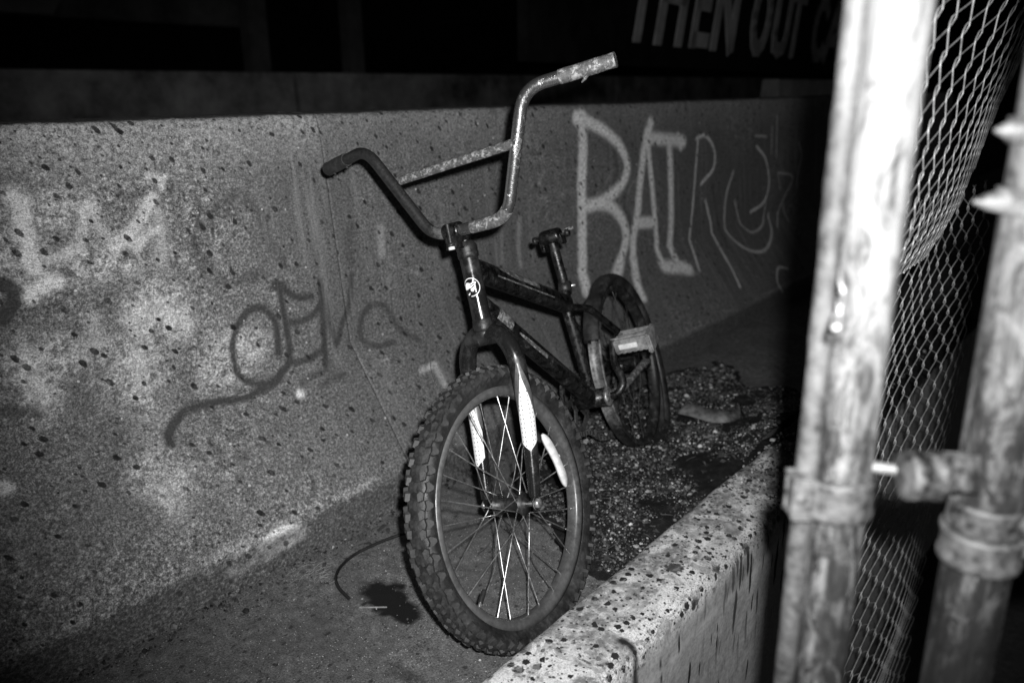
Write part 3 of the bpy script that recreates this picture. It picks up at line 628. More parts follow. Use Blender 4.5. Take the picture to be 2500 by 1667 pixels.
def background():
    # dim structure above the far barriers: wall on two columns, black panel with lettering
    XW = -9.5
    def px_on(px): return on_plane(px, (1, 0, 0), XW)
    a = px_on((-80, 34)); b = px_on((640, 67)); t = thing('overhead_wall', 'dim grey wall panel hanging above the road at the upper left', 'wall', (XW, a[1], 0))
    z = (a[2]+b[2])/2
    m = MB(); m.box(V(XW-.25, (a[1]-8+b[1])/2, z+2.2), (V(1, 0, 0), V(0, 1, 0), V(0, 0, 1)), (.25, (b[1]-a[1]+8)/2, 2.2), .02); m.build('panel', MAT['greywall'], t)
    m = MB(); m.add([V(XW+.004, a[1]-1, z+.02), V(XW+.004, px_on((130, 40))[1], z+.02), V(XW+.004, px_on((330, -160))[1], z+1.6), V(XW+.004, a[1]-1, z+1.6)], [(0, 1, 2, 3)], False)
    o = m.build('painted_patch', MAT['column'], t)
    for x, wd, lb in ((612, .17, 'dim concrete column, left one of the two above the far barrier'), (848, .15, 'dim concrete column, right one of the two above the far barrier')):
        c = px_on((x, 100)); m = MB(); m.box(V(XW+.1, c[1], 2.3), (V(1, 0, 0), V(0, 1, 0), V(0, 0, 1)), (.12, wd/2+.05, 2.4), .02)
        tag(m.build('column', MAT['column']), lb, 'column', 'columns across the road')
    m = MB(); m.box(V(-13.2, 4, 5), (V(1, 0, 0), V(0, 1, 0), V(0, 0, 1)), (.2, 32, 5.2)); tag(m.build('dark_backdrop', MAT['blackwall']), 'black building added to blacken the view behind the far barriers', 'backdrop')  # added dark backdrop that keeps the view behind black
    m = MB(); m.box(V(6, 26, 7), (V(1, 0, 0), V(0, 1, 0), V(0, 0, 1)), (22, .2, 8)); tag(m.build('dark_backdrop', MAT['blackwall']), 'black building added to hide the sky beyond the fence at the right', 'backdrop')  # second added backdrop, covers the sky at the right
    # lettered black hoarding receding to the right
    d = nrm(ray((2600, 217))*V(1, 1, 0)); p0 = at((1545, 93), 6.6); up = V(0, 0, 1); nn = np.cross(d, up); nn = nn if nn@(CAM-p0) > 0 else -nn
    t = thing('lettered_hoarding', 'black hoarding with big faded white capitals behind the post', 'hoarding', tuple(p0*V(1, 1, 0)))
    m = MB(); m.box(p0+d*6.0+up*1.18-nn*.06, (d, up, nn), (7.6, 1.4, .04)); m.build('panel', MAT['blackwall'], t)
    def along(px):
        n2 = np.cross(d, up); Q = on_plane(px, n2, n2@p0); return (Q-p0)@d
    ch = .95*np.linalg.norm(at((2000, 147), 1)-at((2000, 12), 1))*((on_plane((2000, 147), nn, nn@p0)-CAM)@FWD)
    def L2(s, h): return p0+d*(s+.32*h)+up*h+nn*.0
    def stroke(m, pts, wd):
        pts = [np.asarray(q, float) for q in pts]
        for a_, b_ in zip(pts[:-1], pts[1:]):
            e = b_-a_; e = e/np.linalg.norm(e); q = np.array([-e[1], e[0]])*wd/2; a2 = a_-e*wd*.25; b2 = b_+e*wd*.25
            c = [a2-q, b2-q, b2+q, a2+q]; v = [L2(*x) for x in c]; m.add(v+[x+nn*.012 for x in v], [(0, 1, 2, 3), (4, 5, 6, 7), (0, 1, 5, 4), (1, 2, 6, 5), (2, 3, 7, 6), (3, 0, 4, 7)], False)
    glyph = {'T': [[(.5, 0), (.5, .94)], [(0, .94), (1, .94)]], 'H': [[(.1, 0), (.1, 1)], [(.9, 0), (.9, 1)], [(.1, .52), (.9, .52)]], 'E': [[(.15, 0), (.15, 1)], [(.15, .06), (1, .06)], [(.15, .5), (.85, .5)], [(.15, .94), (1, .94)]],
             'N': [[(.1, 0), (.1, 1)], [(.1, 1), (.9, 0)], [(.9, 0), (.9, 1)]], 'O': [[(.5+.42*math.cos(q), .5+.47*math.sin(q)) for q in np.linspace(0, 6.283, 15)]],
             'U': [[(.1, 1), (.1, .3), (.2, .1), (.5, .04), (.8, .1), (.9, .3), (.9, 1)]], 'C': [[(.95, .8), (.75, .96), (.4, .96), (.15, .75), (.08, .5), (.15, .25), (.4, .04), (.75, .04), (.95, .2)]],
             'A': [[(0, 0), (.5, 1), (1, 0)], [(.2, .35), (.8, .35)]]}
    spots = [('T', 1528, 1578), ('H', 1598, 1660), ('E', 1682, 1722), ('N', 1734, 1786), ('O', 1824, 1866), ('U', 1878, 1914), ('T', 1914, 1946), ('C', 1974, 2004), ('A', 2008, 2040), ('N', 2044, 2070)]
    for g, x0, x1 in spots:
        s0 = along((x0, 93+.122*(x0-1553))); s1 = along((x1, 93+.122*(x1-1553))); m = MB()
        for st in glyph[g]: stroke(m, [(s0+(s1-s0)*q[0], q[1]*ch) for q in st], (s1-s0)*.13+.085)
        m.build('letter', MAT['letter'], t)
background()

# ------------------------------------------------------------------ bicycle
M = np.array([[0.941325, -0.074078, -0.329272], [0.107260, 0.990697, 0.083754], [0.320005, -0.114157, 0.940513]])   # axle to rider's left, back, steering axis
C = V(-.82416, .97445, .2361)                                     # front wheel centre
RAKE, HB, HT = .031, .3288, .4603
def fl_(x, y, z): return C+M@V(x, y, z)                           # point of the steered front assembly
S_AX = M[:, 2]; CUPB = fl_(0, RAKE, HB); CUPT = fl_(0, RAKE, HT)
NF = nrm(V(.9175, .2637, .2977)); BACK = nrm(np.cross(S_AX, NF))  # frame plane normal (rider's left) and backward direction
if BACK[1] < 0: BACK = -BACK
def fp(px, off=0.0): return on_plane(px, NF, NF@CUPB+off)        # point of the frame plane
bike = thing('bicycle', 'battered black small-wheeled bicycle without saddle leaning between barrier and kerb', 'bicycle', (C[0]+.08, C[1]+.4, 0))

def add_part(m, name, mat, parent=bike): return m.build(name, MAT[mat], parent)
# --- frame
BBP = fp((1447, 973)); SCL = fp((1379, 700)); SJ = fp((1381, 742)); PT = fp((1347, 585)); AX = fp((1530, 890))
m = MB(); m.lathe([(.0168, -.012), (.0172, 0), (.0172, .125), (.0168, .137)], CUPB+S_AX*.002, S_AX, 28); frame = add_part(m, 'frame', 'paint')
def sub(m, name, mat, parent): return m.build(name, MAT[mat], parent)
m = MB(); m.lathe([(.012, -.016), (.0188, -.015), (.0196, -.010), (.0196, -.002), (.0186, .001), (.0186, .006), (.017, .008)], CUPB, S_AX, 28); sub(m, 'headset_cup', 'dsteel', frame)
m = MB(); m.lathe([(.017, -.012), (.0192, -.010), (.0196, -.002), (.0188, .002), (.0196, .004), (.0196, .010), (.0150, .017), (.0125, .019)], CUPT, S_AX, 28); sub(m, 'headset_cup', 'dsteel', frame)
TT0 = CUPB+S_AX*.098+BACK*.012; DT0 = CUPB+S_AX*.030+BACK*.012
def tubep(name, pts, r, mat='paint', flat=1.0, up=None, seg=18, parent=frame):
    m = MB(); m.tube(pts, r, seg, True, up, flat); return sub(m, name, mat, parent)
tubep('top_tube', dense([TT0, TT0*.3+SJ*.7, SJ], .03), .0192, 'rpaint', 1.14, S_AX)
tubep('down_tube', dense([DT0, BBP-BACK*.008], .03), .0172, 'rpaint', 1.1, S_AX)
m = MB(); m.add([CUPB+S_AX*.012+BACK*.017+NF*.006, CUPB+S_AX*.085+BACK*.017+NF*.006, TT0+BACK*.06-S_AX*.024+NF*.006, DT0+BACK*.075+S_AX*-.035+NF*.006] +
                [CUPB+S_AX*.012+BACK*.017-NF*.006, CUPB+S_AX*.085+BACK*.017-NF*.006, TT0+BACK*.06-S_AX*.024-NF*.006, DT0+BACK*.075+S_AX*-.035-NF*.006],
                [(0, 1, 2, 3), (4, 5, 6, 7), (0, 1, 5, 4), (1, 2, 6, 5), (2, 3, 7, 6), (3, 0, 4, 7)], False)
tubep('seat_tube', dense([BBP, SJ, SCL], .03), .0128, 'rpaint')
m = MB(); sd = nrm(SCL-SJ); m.lathe([(.0128, -.014), (.0152, -.013), (.0152, .010), (.012, .012)], SCL, sd, 22)
m.box(SCL-NF*0+BACK*.018, (NF, BACK, sd), (.008, .007, .008), .001); sub(m, 'seat_collar', 'dsteel', frame)
m = MB(); m.lathe([(.0, .020), (.0042, .019), (.0042, -.02), (0, -.021)], SCL+BACK*.019, NF, 12); sub(m, 'collar_bolt', 'spoke', frame)
m = MB(); m.lathe([(.018, -.037), (.0215, -.036), (.0215, .036), (.018, .037)], BBP, NF, 26); sub(m, 'bottom_bracket', 'rpaint', frame)
m = MB(); m.lathe([(.0215, .036), (.0225, .037), (.0225, .042), (.016, .045), (.011, .048)], BBP, NF, 26); sub(m, 'bearing_cup', 'steel', frame)
for sgn in (1, -1):
    e = AX+NF*.056*sgn
    tubep('seat_stay', dense(fillet([SJ+S_AX*-.006+BACK*.004, SJ+BACK*.06+NF*.030*sgn-S_AX*.02, e+S_AX*.03-BACK*.02, e], .05, 5), .02), .0078, 'rpaint', seg=12)
    tubep('chain_stay', dense(fillet([BBP+NF*.018*sgn+BACK*.012, BBP+NF*.038*sgn+BACK*.10-S_AX*.0, e-BACK*.02, e], .06, 5), .02), .0088, 'rpaint' if sgn < 0 else 'flake', seg=12)
    m = MB(); m.box(e, (NF, BACK, S_AX), (.0028, .022, .016), .002); sub(m, 'dropout', 'dsteel', frame)
# badge wrapped round the head tube
def wrap(a, h, rr, fwd): 
    side = np.cross(S_AX, fwd); return CUPB+S_AX*h+rr*(math.cos(a/rr)*fwd+math.sin(a/rr)*side)
FWD_F = nrm(-BACK+.10*NF)
bad_h = .0665
def disc(m, r0, r1, rr, n=40, a0=0, a1=6.2832, cx=0, cy=0):
    v = []; f = []
    for i in range(n+1):
        q = a0+(a1-a0)*i/n
        for r_ in (r0, r1): v.append(wrap(cx+r_*math.cos(q), bad_h+cy+r_*math.sin(q), rr, FWD_F))
    for i in range(n): f.append((2*i, 2*i+1, 2*i+3, 2*i+2))
    m.add(v, f)
m = MB(); disc(m, .0, .0172, .0177); badge = sub(m, 'head_badge', 'paint', frame)
m = MB(); disc(m, .0155, .0170, .0182, 40, -1.75, 2.9); sub(m, 'badge_ring', 'badge', frame)
m = MB(); out = [(-.014, .000), (-.0125, .006), (-.009, .0095), (-.004, .0092), (-.0005, .0072), (.006, .0086), (.0115, .0082), (.0095, .0050), (.0085, .0030), (.0040, .0020), (.0005, -.0012), (-.004, -.0015), (-.0095, -.0035), (-.0135, -.0030)]
cc = (-.003, .003); v = [wrap(cc[0], bad_h+cc[1], .0182, FWD_F)]+[wrap(a, bad_h+h, .0182, FWD_F) for a, h in out]; m.add(v, [(0, i+1, (i+1) % len(out)+1) for i in range(len(out))])
v2 = [(-.002, -.0035), (.003, -.001), (.0078, .002), (.0065, -.004), (.0025, -.0085), (-.0005, -.0075)]; m.add([wrap(a, bad_h+h, .0182, FWD_F) for a, h in v2], [tuple(range(len(v2)))])
v3 = [(-.009, -.0115), (-.0035, -.0085), (-.0045, -.0125), (-.0085, -.014)]; m.add([wrap(a, bad_h+h, .0182, FWD_F) for a, h in v3], [tuple(range(len(v3)))])
sub(m, 'badge_emblem', 'badge', frame)
m = MB(); disc(m, .0, .0, .0182)
# peeled tube decals
m = MB(); tdir = nrm(SJ-TT0); L = np.linalg.norm(SJ-TT0); tn = nrm(S_AX-(S_AX@tdir)*tdir)
def tube_patch(m, p0, dr, ln, rad, c0, j0, j1, taper=1.0, n=14, k=8):
    u = nrm(c0-(c0@dr)*dr); b = np.cross(dr, u); v = []
    for i in range(n+1):
        for j in range(k+1):
            a = (j0+(j1-j0)*j/k)*(taper+(1-taper)*min(1, i/(n*.35))); v.append(p0+dr*(ln*i/n)+rad*(math.cos(a)*u+math.sin(a)*b))
    m.add(v, [(i*(k+1)+j, i*(k+1)+j+1, (i+1)*(k+1)+j+1, (i+1)*(k+1)+j) for i in range(n) for j in range(k)])
tube_patch(m, TT0+tdir*.06, tdir, L*.42, .0214, NF+.55*tn, -.55, .45, .2); tube_patch(m, TT0+tdir*.05, tdir, L*.62, .0210, NF-.35*tn, -.12, .02, 1)
sub(m, 'tube_decal', 'flake', frame)
ddir = nrm(BBP-DT0); m = MB(); tube_patch(m, DT0+ddir*.030, ddir, .055, .0194, NF+.2*S_AX, -1.0, .9, 1); tube_patch(m, DT0+ddir*.11, ddir, .12, .0193, NF-.5*S_AX, -.2, .2, .4); sub(m, 'tube_decal', 'flake', frame)

# --- seat post stripped of its saddle
pd = nrm(PT-SCL); m = MB(); m.tube(dense([SCL-pd*.02, PT+pd*.01], .03), .0112, 18); sp = add_part(m, 'seat_post', 'rpaint')
m = MB(); m.lathe([(.0, -.024), (.015, -.024), (.0175, -.018), (.0175, .018), (.015, .024), (0, .024)], PT+pd*.006, NF, 18); m.box(PT-pd*.012-NF*.022, (NF, BACK, pd), (.005, .014, .013), .002); m.box(PT-pd*.004+NF*.024, (NF, BACK, pd), (.005, .015, .011), .002); sub(m, 'saddle_clamp', 'rpaint', sp)
m = MB(); m.tube([PT+pd*.006-NF*.042, PT+pd*.006+NF*.045], .004, 10); m.lathe([(0, -.045), (.0085, -.045), (.0085, -.036), (0, -.036)], PT+pd*.006, NF, 6); m.lathe([(0, .036), (.0085, .036), (.0085, .045), (0, .045)], PT+pd*.006, NF, 6); sub(m, 'clamp_bolt', 'dsteel', sp)
tip0 = PT+NF*.030+pd*.010; tip1 = at((1400, 556), (PT-CAM)@FWD-.02); m = MB(); m.tube(spline([tip0, tip0*.5+tip1*.5+pd*.002, tip1], 5), [.0038]*11, 8); sub(m, 'broken_rail', 'flake', sp)

# --- fork
m = MB(); m.lathe([(.0, .30), (.015, .300), (.0185, .304), (.0185, .312), (.0165, .318)], C+M@V(0, RAKE, 0), S_AX, 24); 
m.tube([fl_(-.030, RAKE, .300), fl_(-.015, RAKE, .304), fl_(.015, RAKE, .304), fl_(.030, RAKE, .300)], [.0135, .0165, .0165, .0135], 16); fork = add_part(m, 'fork', 'paint')
def leg_path(sgn): return spline([fl_(.016*sgn, RAKE, .312), fl_(.040*sgn, RAKE, .294), fl_(.0545*sgn, RAKE, .262), fl_(.0575*sgn, RAKE-.001, .215), fl_(.0575*sgn, RAKE-.006, .150), fl_(.0565*sgn, .013, .075), fl_(.0545*sgn, .002, .012)], 6)
for sgn in (-1, 1):
    lp = leg_path(sgn); k = len(lp); rr = [.0152+.0012*math.sin(math.pi*min(1, i/(k*.5)))-.0045*max(0, (i/k-.55)/.45) for i in range(k)]
    m = MB(); m.tube(lp, rr, 18, True, M[:, 1]); m.box(fl_(.0545*sgn, .001, .002), (M[:, 0], M[:, 1], M[:, 2]), (.0025, .010, .016), .002); sub(m, 'leg', 'paint', fork)
    z0, z1 = (.224, .092) if sgn > 0 else (.212, .072)
    def leg_at(z):
        zs = [(q-C)@M[:, 2] for q in lp]
        for i in range(k-1):
            if zs[i] >= z >= zs[i+1]:
                t = (zs[i]-z)/(zs[i]-zs[i+1]+1e-9); return lp[i]+(lp[i+1]-lp[i])*t, rr[i]+(rr[i+1]-rr[i])*t
        return lp[-1], rr[-1]
    cen = math.atan2(-1, .40*sgn+.30)
    def patch(ztop, zbot, ja, jb, ttop, tbot, ex, nm, mt, n=26, kk=14):
        m = MB(); v = []; uvl = []
        for i in range(n+1):
            for j in range(kk+1):
                q = ja+(jb-ja)*j/kk; zt = ztop-ttop*abs(q); zb = zbot+tbot*abs(q); z = zt+(zb-zt)*i/n; c, r_ = leg_at(z); a = cen+q
                v.append(c+(r_+ex)*(math.cos(a)*M[:, 0]+math.sin(a)*M[:, 1])); uvl.append((q*r_/.0062, z/.0078))
        m.add(v, [(i*(kk+1)+j, i*(kk+1)+j+1, (i+1)*(kk+1)+j+1, (i+1)*(kk+1)+j) for i in range(n) for j in range(kk)])
        o = sub(m, nm, mt, fork); me = o.data; lay = me.uv_layers.new(name='UVMap')
        for lp_ in me.loops: lay.data[lp_.index].uv = uvl[lp_.vertex_index]
    patch(z0, z1, -1.25, 1.25, .062, .012, .0006, 'fork_decal', 'decal')
    patch(z0+.030, z0-.045, .12, 1.45, .050, -.02, .0005, 'decal_border', 'rim', 16, 8); patch(z0+.030, z0-.045, -1.45, -.12, .050, -.02, .0005, 'decal_border', 'rim', 16, 8)
    m = MB(); m.lathe([(0, .064), (.0085, .064), (.0095, .060), (.0095, .056), (0, .056)], C, M[:, 0]*sgn, 6); m.lathe([(.012, .0585), (.012, .057)], C, M[:, 0]*sgn, 18); sub(m, 'axle_nut', 'steel', fork)

# --- stem and handlebar
DG = {'gl': 1.577, 'tl': 1.462, 'bl': 1.433, 'clamp': 1.411, 'br': 1.351, 'tr': 1.267, 'gr': 1.211, 'cl': 1.45, 'cr': 1.303}
PXH = {'gl': (802, 413), 'tl': (893, 366), 'bl': (1058, 578), 'br': (1240, 533), 'tr': (1277, 216), 'gr': (1503, 146), 'clamp': (1107, 565)}
H = {k: at(PXH[k], DG[k]) for k in PXH}
hb = fillet([H['gl'], H['tl'], H['bl'], H['br'], H['tr'], H['gr']], .055, 9); hb = dense(hb, .012)
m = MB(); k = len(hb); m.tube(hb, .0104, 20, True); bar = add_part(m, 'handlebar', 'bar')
cl = at((978, 441), 1.445); cr = at((1256, 350), 1.300); m = MB(); m.tube(dense([cl, cr], .02), .0082, 16); sub(m, 'crossbar', 'flake', bar)
g = [q for q in hb if np.linalg.norm(q-H['gr']) < .092]; m = MB(); m.tube(g, [.0113+.0007*random.random() for _ in g], 18); sub(m, 'grip_residue', 'flake', bar)
g2 = [q for q in hb if np.linalg.norm(q-H['gl']) < .085]; m = MB(); m.tube(g2, [.0122+.0016*random.random() for _ in g2], 18); sub(m, 'grip_residue', 'rubber', bar)
for base, dn, mt in ((H['gr'], .045, 'flake'), (H['gl'], .070, 'rubber'), (H['gl'], .02, 'rubber')):
    e = nrm((H['tr'] if base is H['gr'] else H['tl'])-base); q = base+e*dn-V(0, 0, .010); m = MB(); m.tube([q+V(0, 0, .003), q+e*.004-V(0, 0, .004), q+e*.009-V(0, 0, .008)], [.005, .003, .0012], 6); sub(m, 'torn_scrap', mt, bar)
pc = [q for q in hb if abs((q-H['clamp'])@nrm(H['br']-H['bl'])-.075) < .045 and np.linalg.norm(q-H['clamp']) < .13]; m = MB(); m.tube(pc, .0112, 18); sub(m, 'peeled_paint', 'flake', bar)
bx = nrm(H['br']-H['bl']); upst = S_AX; fw = nrm(np.cross(S_AX, bx)); fw = fw if fw@BACK < 0 else -fw
m = MB(); m.tube([CUPT+S_AX*.008, CUPT+S_AX*.030, CUPT+S_AX*.036+fw*.004], [.0108, .0108, .0095], 18)
m.tube([CUPT+S_AX*.026-fw*.004, (CUPT+S_AX*.03+H['clamp'])*.5, H['clamp']-fw*.006], [.0112, .0105, .0115], 14)
m.lathe([(.0112, -.017), (.0150, -.016), (.0154, -.012), (.0154, .012), (.0150, .016), (.0112, .017)], H['clamp'], bx, 22)
m.box(H['clamp']-S_AX*.018+fw*.006, (bx, fw, S_AX), (.012, .006, .012), .002); stem = add_part(m, 'stem', 'rpaint')
m = MB(); m.tube([H['clamp']+fw*.015+S_AX*.012, H['clamp']+fw*.016-S_AX*.026], .0035, 10); m.lathe([(0, 0), (.0072, 0), (.0072, .007), (0, .007)], H['clamp']+fw*.016-S_AX*.028, S_AX, 6); sub(m, 'clamp_bolt', 'dsteel', stem)
m = MB(); m.lathe([(0, 0), (.0062, 0), (.0062, .006), (0, .006)], H['clamp']+fw*.016-S_AX*.029-S_AX*.004, S_AX, 6); sub(m, 'clamp_nut', 'badge', stem)

# --- wheels: local axes axle, back, up
def wheel(name, centre, Mx, label=None):
    o = bpy.data.objects.new(name, None); col.objects.link(o); o.parent = bike; o.empty_display_size = .05
    T = np.eye(4); T[:3, :3] = Mx; T[:3, 3] = centre-np.array(WORLD_O[bike.name]); o.matrix_local = Matrix(T.tolist()); WORLD_O[o.name] = (0, 0, 0)
    if label: o['label'] = label
    return o
fw_ = wheel('wheel', C, M, 'front wheel with knobbly tyre and bent spokes')
AXL = V(1, 0, 0)
rimprof = [(.1945, -.0085), (.1945, .0085), (.1975, .0125), (.203, .0150), (.2125, .0150), (.2125, .0130), (.206, .0115), (.206, -.0115), (.2125, -.0130), (.2125, -.0150), (.203, -.0150), (.1975, -.0125)]
m = MB(); m.lathe(rimprof, V(0, 0, 0), AXL, 96, True); rim = sub(m, 'rim', 'rim', fw_)
def tyreprof(r0, rs, half, n=16, a0=-2.55, a1=2.55, sq=1.0):
    return [(r0+rs*math.cos(a)*1.0, half*math.sin(a)*sq) for a in np.linspace(a0, a1, n)]
tp = [(.2075, -.0125), (.2155, -.0165), (.224, -.0215), (.233, -.0232), (.240, -.0205), (.2447, -.0130), (.2462, -.005), (.2462, .005), (.2447, .0130), (.240, .0205), (.233, .0232), (.224, .0215), (.2155, .0165), (.2075, .0125)]
m = MB(); m.lathe(tp, V(0, 0, 0), AXL, 120, True)
for hh in (.0172, .0188, .0202): m.lathe([(.2160+(hh-.0165)*1.6, hh), (.2168+(hh-.0165)*1.6, hh+.0007), (.2176+(hh-.0165)*1.6, hh)], V(0, 0, 0), AXL, 120)
sub(m, 'tyre', 'rubber', fw_)
def knob_mesh(name, pts, r0, h, roll, hoff):
    # pts: outline in (along tyre, across) metres; block stands out of the carcass, inclined by roll about the tyre's length
    cr_, sr = math.cos(roll), math.sin(roll); v = []
    for lvl, sc in ((-.004, 1.06), (h, .84)):
        for a, b in pts:
            a, b = a*sc*.76, b*sc*.86; x = hoff+b*cr_+lvl*sr; r_ = r0-b*sr+lvl*cr_; v.append((x, a, r_))
    k = len(pts); mb = MB(); mb.add(v, [tuple(range(k, 2*k))]+[(i, (i+1) % k, k+(i+1) % k, k+i) for i in range(k)], False)
    return mb.mesh(name, MAT['tread'])
kn = []
cen_ = [(-.0130, -.0075), (-.004, -.0055), (.009, -.0095), (.0140, 0), (.009, .0095), (-.004, .0055), (-.0130, .0075), (-.0075, 0)]
mid_ = [(-.0125, -.0055), (.0055, -.0080), (.0130, -.001), (.0085, .0068), (-.0075, .0055)]
sid_ = [(-.0115, -.0065), (-.002, -.004), (.0100, -.0065), (.0125, -.001), (.0045, .0105), (-.0035, .0110), (-.0115, .001)]
KN = [(knob_mesh('knob', cen_, .2445, .0078, 0, 0), 0)]
for sg in (1, -1):
    KN.append((knob_mesh('knob', [(a, b*sg) for a, b in mid_], .2424, .0076, .55*sg, .0140*sg), .5)); KN.append((knob_mesh('knob', [(a, b*sg) for a, b in sid_], .2380, .0066, 1.08*sg, .0210*sg), .0 if sg > 0 else .22))
NK = 54
for me, ph in KN:
    for i in range(NK):
        o = bpy.data.objects.new('tread_knob', me); col.objects.link(o); o.parent = fw_
        o.matrix_local = Matrix.Rotation(2*math.pi*(i+ph)/NK+random.uniform(-.012, .012), 4, 'X') @ Matrix.Translation((random.uniform(-.0006, .0006), 0, random.uniform(-.0012, .0004)))
m = MB(); m.lathe([(.0, -.056), (.0050, -.056), (.0050, -.036), (.0095, -.035), (.0105, -.031), (.0205, -.0305), (.0205, -.0275), (.0125, -.026), (.0125, .026), (.0205, .0275), (.0205, .0305), (.0105, .031), (.0095, .035), (.0050, .036), (.0050, .056), (0, .056)], V(0, 0, 0), AXL, 24); sub(m, 'hub', 'dsteel', fw_)
def spokes(parent, n, rrim, cross=1.0, bend=(), skip=(), mat='spoke', phase=0.0, rad=.00115, fl=.029):
    for i in range(n):
        if i in skip: continue
        side = 1 if i % 2 == 0 else -1; tw = 1 if (i//2) % 2 == 0 else -1
        a = 2*math.pi*i/n+phase; ah = a+tw*cross; hub_ = V(fl*side, .0165*math.cos(ah), .0165*math.sin(ah)); rr_ = V(.003*side, rrim*math.cos(a), rrim*math.sin(a))
        pts = [hub_-V(.002*side, 0, 0), hub_, hub_*.5+rr_*.5, rr_]
        if i in bend: 
            q = random.uniform(-.012, .012); pts = [pts[0], pts[1], hub_*.72+rr_*.28, hub_*.4+rr_*.6+V(q, q*.6, -q*.5), rr_]
        mb = MB(); mb.tube(spline(pts, 4) if i in bend else pts, rad, 6); mb.tube([rr_*.935+hub_*.065, rr_], .0019, 6)
        sub(mb, 'spoke', mat, parent)
spokes(fw_, 28, .1955, 1.25, (3, 9, 10, 17, 22, 25), (), 'spoke', .11)
def loc(px, xo): 
    Q = on_plane(px, M[:, 0], M[:, 0]@C+xo); return M.T@(Q-C)
ra, rb = loc((1322, 1060), .012), loc((1380, 1186), .012); rd = nrm(rb-ra); rn = AXL; rs_ = np.cross(rn, rd); m = MB()
L_ = np.linalg.norm(rb-ra); n = 18; v = []; prof = [(-.5, 0), (-.5, .6), (-.28, 1), (.28, 1), (.5, .6), (.5, 0)]
for i in range(n+1):
    t = i/n; wd = .0215*(1-.75*abs(2*t-1)**5); wd = wd*(1+.10*math.cos(6.28*t)); bow = .006*math.sin(math.pi*t)
    for a, b in prof: v.append(ra+rd*(L_*t)+rs_*(a*wd+bow)+rn*(b*.0085*(1-.5*abs(2*t-1)**6)))
kk = len(prof); m.add(v, [(i*kk+j, i*kk+(j+1) % kk, (i+1)*kk+(j+1) % kk, (i+1)*kk+j) for i in range(n) for j in range(kk)]); m.add(v[:kk], [tuple(range(kk))]); m.add(v[-kk:], [tuple(range(kk))])
m.tube([ra*.5+rb*.5+rs_*.004, ra*.5+rb*.5+rs_*.016+rn*.004], .004, 8); tag(sub(m, 'reflector', 'plastic', fw_), 'scratched white spoke reflector')
va = loc((1177, 1457), 0); ang = nrm(V(0, va[1], va[2])); m = MB(); m.tube([ang*.200, ang*.178], .0028, 10); valve = sub(m, 'valve', 'spoke', fw_); m = MB(); m.tube([ang*.184, ang*.164, ang*.161], [.0046, .0046, .003], 10); sub(m, 'valve_cap', 'cable', fw_)

HD = nrm(np.cross(V(0, 0, 1), NF)); UPR = np.cross(NF, HD); MR = np.stack([NF, HD, UPR], 1)
rw = wheel('wheel', AX, MR, 'rear wheel with its tyre half off the rim')
m = MB(); m.lathe(rimprof, V(0, 0, 0), AXL, 80, True); sub(m, 'rim', 'rearrim', rw)
m = MB(); m.lathe([(.0, -.065), (.0050, -.065), (.0050, -.036), (.012, -.034), (.0225, -.0305), (.0225, -.0275), (.0165, -.026), (.0165, .026), (.0225, .0275), (.0225, .0305), (.012, .034), (.0050, .036), (.0050, .065), (0, .065)], V(0, 0, 0), AXL, 22); sub(m, 'hub', 'rpaint', rw)
spokes(rw, 28, .1955, 1.2, (2, 5, 11, 16, 20), (7, 8, 13), 'dsteel', .05)
# tyre still on the upper and rear part, hanging off lower down (angle 0 = back, 90 deg = top)
v = []; NA = 70; a_ = np.linspace(math.radians(148), math.radians(-62), NA)
tpr = [(.2065, -.0125), (.216, -.0175), (.226, -.0215), (.234, -.018), (.2385, -.008), (.2385, .008), (.234, .018), (.226, .0215), (.216, .0175), (.2065, .0125), (.209, .009), (.218, .013), (.2305, .0), (.218, -.013), (.209, -.009)]
for i, a in enumerate(a_):
    off = .002+.012*max(0, (math.radians(20)-a)/math.radians(80))**1.5; lift = .005*max(0, math.sin((math.radians(148)-a)*2.2)) + .012*max(0, (math.radians(0)-a)/math.radians(62))**2; pinch = 1-.35*math.exp(-((a-math.radians(108))/.16)**2)
    for r_, h_ in tpr: rr = r_*1.0+lift; rr = .2065+(rr-.2065)*pinch; v.append((h_+off, rr*math.cos(a), rr*math.sin(a)))
kk = len(tpr); m = MB(); m.add(v, [(i*kk+j, i*kk+(j+1) % kk, (i+1)*kk+(j+1) % kk, (i+1)*kk+j) for i in range(NA-1) for j in range(kk)]); sub(m, 'tyre', 'rubber', rw)

# --- cranks
AE = fp((1496, 832), .062); m = MB(); ce = BBP+NF*.044
m.tube(spline([ce-NF*.03, ce+NF*.006, ce+NF*.020+nrm(AE-BBP)*.010, BBP+NF*.062+nrm(AE-BBP)*.035, AE*.6+(BBP+NF*.062)*.4, AE], 5), .0088, 14)
AE2 = 2*BBP-AE+0*NF; m.tube(spline([BBP-NF*.02, BBP-NF*.050, BBP-NF*.062+nrm(AE2-BBP)*.02, AE2*.5+(BBP-NF*.064)*.5, AE2-NF*.004], 5), .0088, 14)
crank = add_part(m, 'crank', 'rpaint')
m = MB(); NT_ = 36
for i in range(NT_*2): pass
ring = []; 
for i in range(NT_*4):
    a = 2*math.pi*i/(NT_*4); ring.append((.076 if i % 4 in (0, 1) else .0705, a))
v = [BBP-NF*.043+nrm(HD)*r_*math.cos(a)+UPR*r_*math.sin(a) for r_, a in ring]+[BBP-NF*.043+HD*.058*math.cos(a)+UPR*.058*math.sin(a) for r_, a in ring]; v += [q-NF*.003 for q in v]; k = len(ring)
f = []
for i in range(k):
    j = (i+1) % k; f += [(i, j, k+j, k+i), (2*k+i, 2*k+j, 3*k+j, 3*k+i), (i, j, 2*k+j, 2*k+i), (k+i, k+j, 3*k+j, 3*k+i)]
m.add(v, f, False)
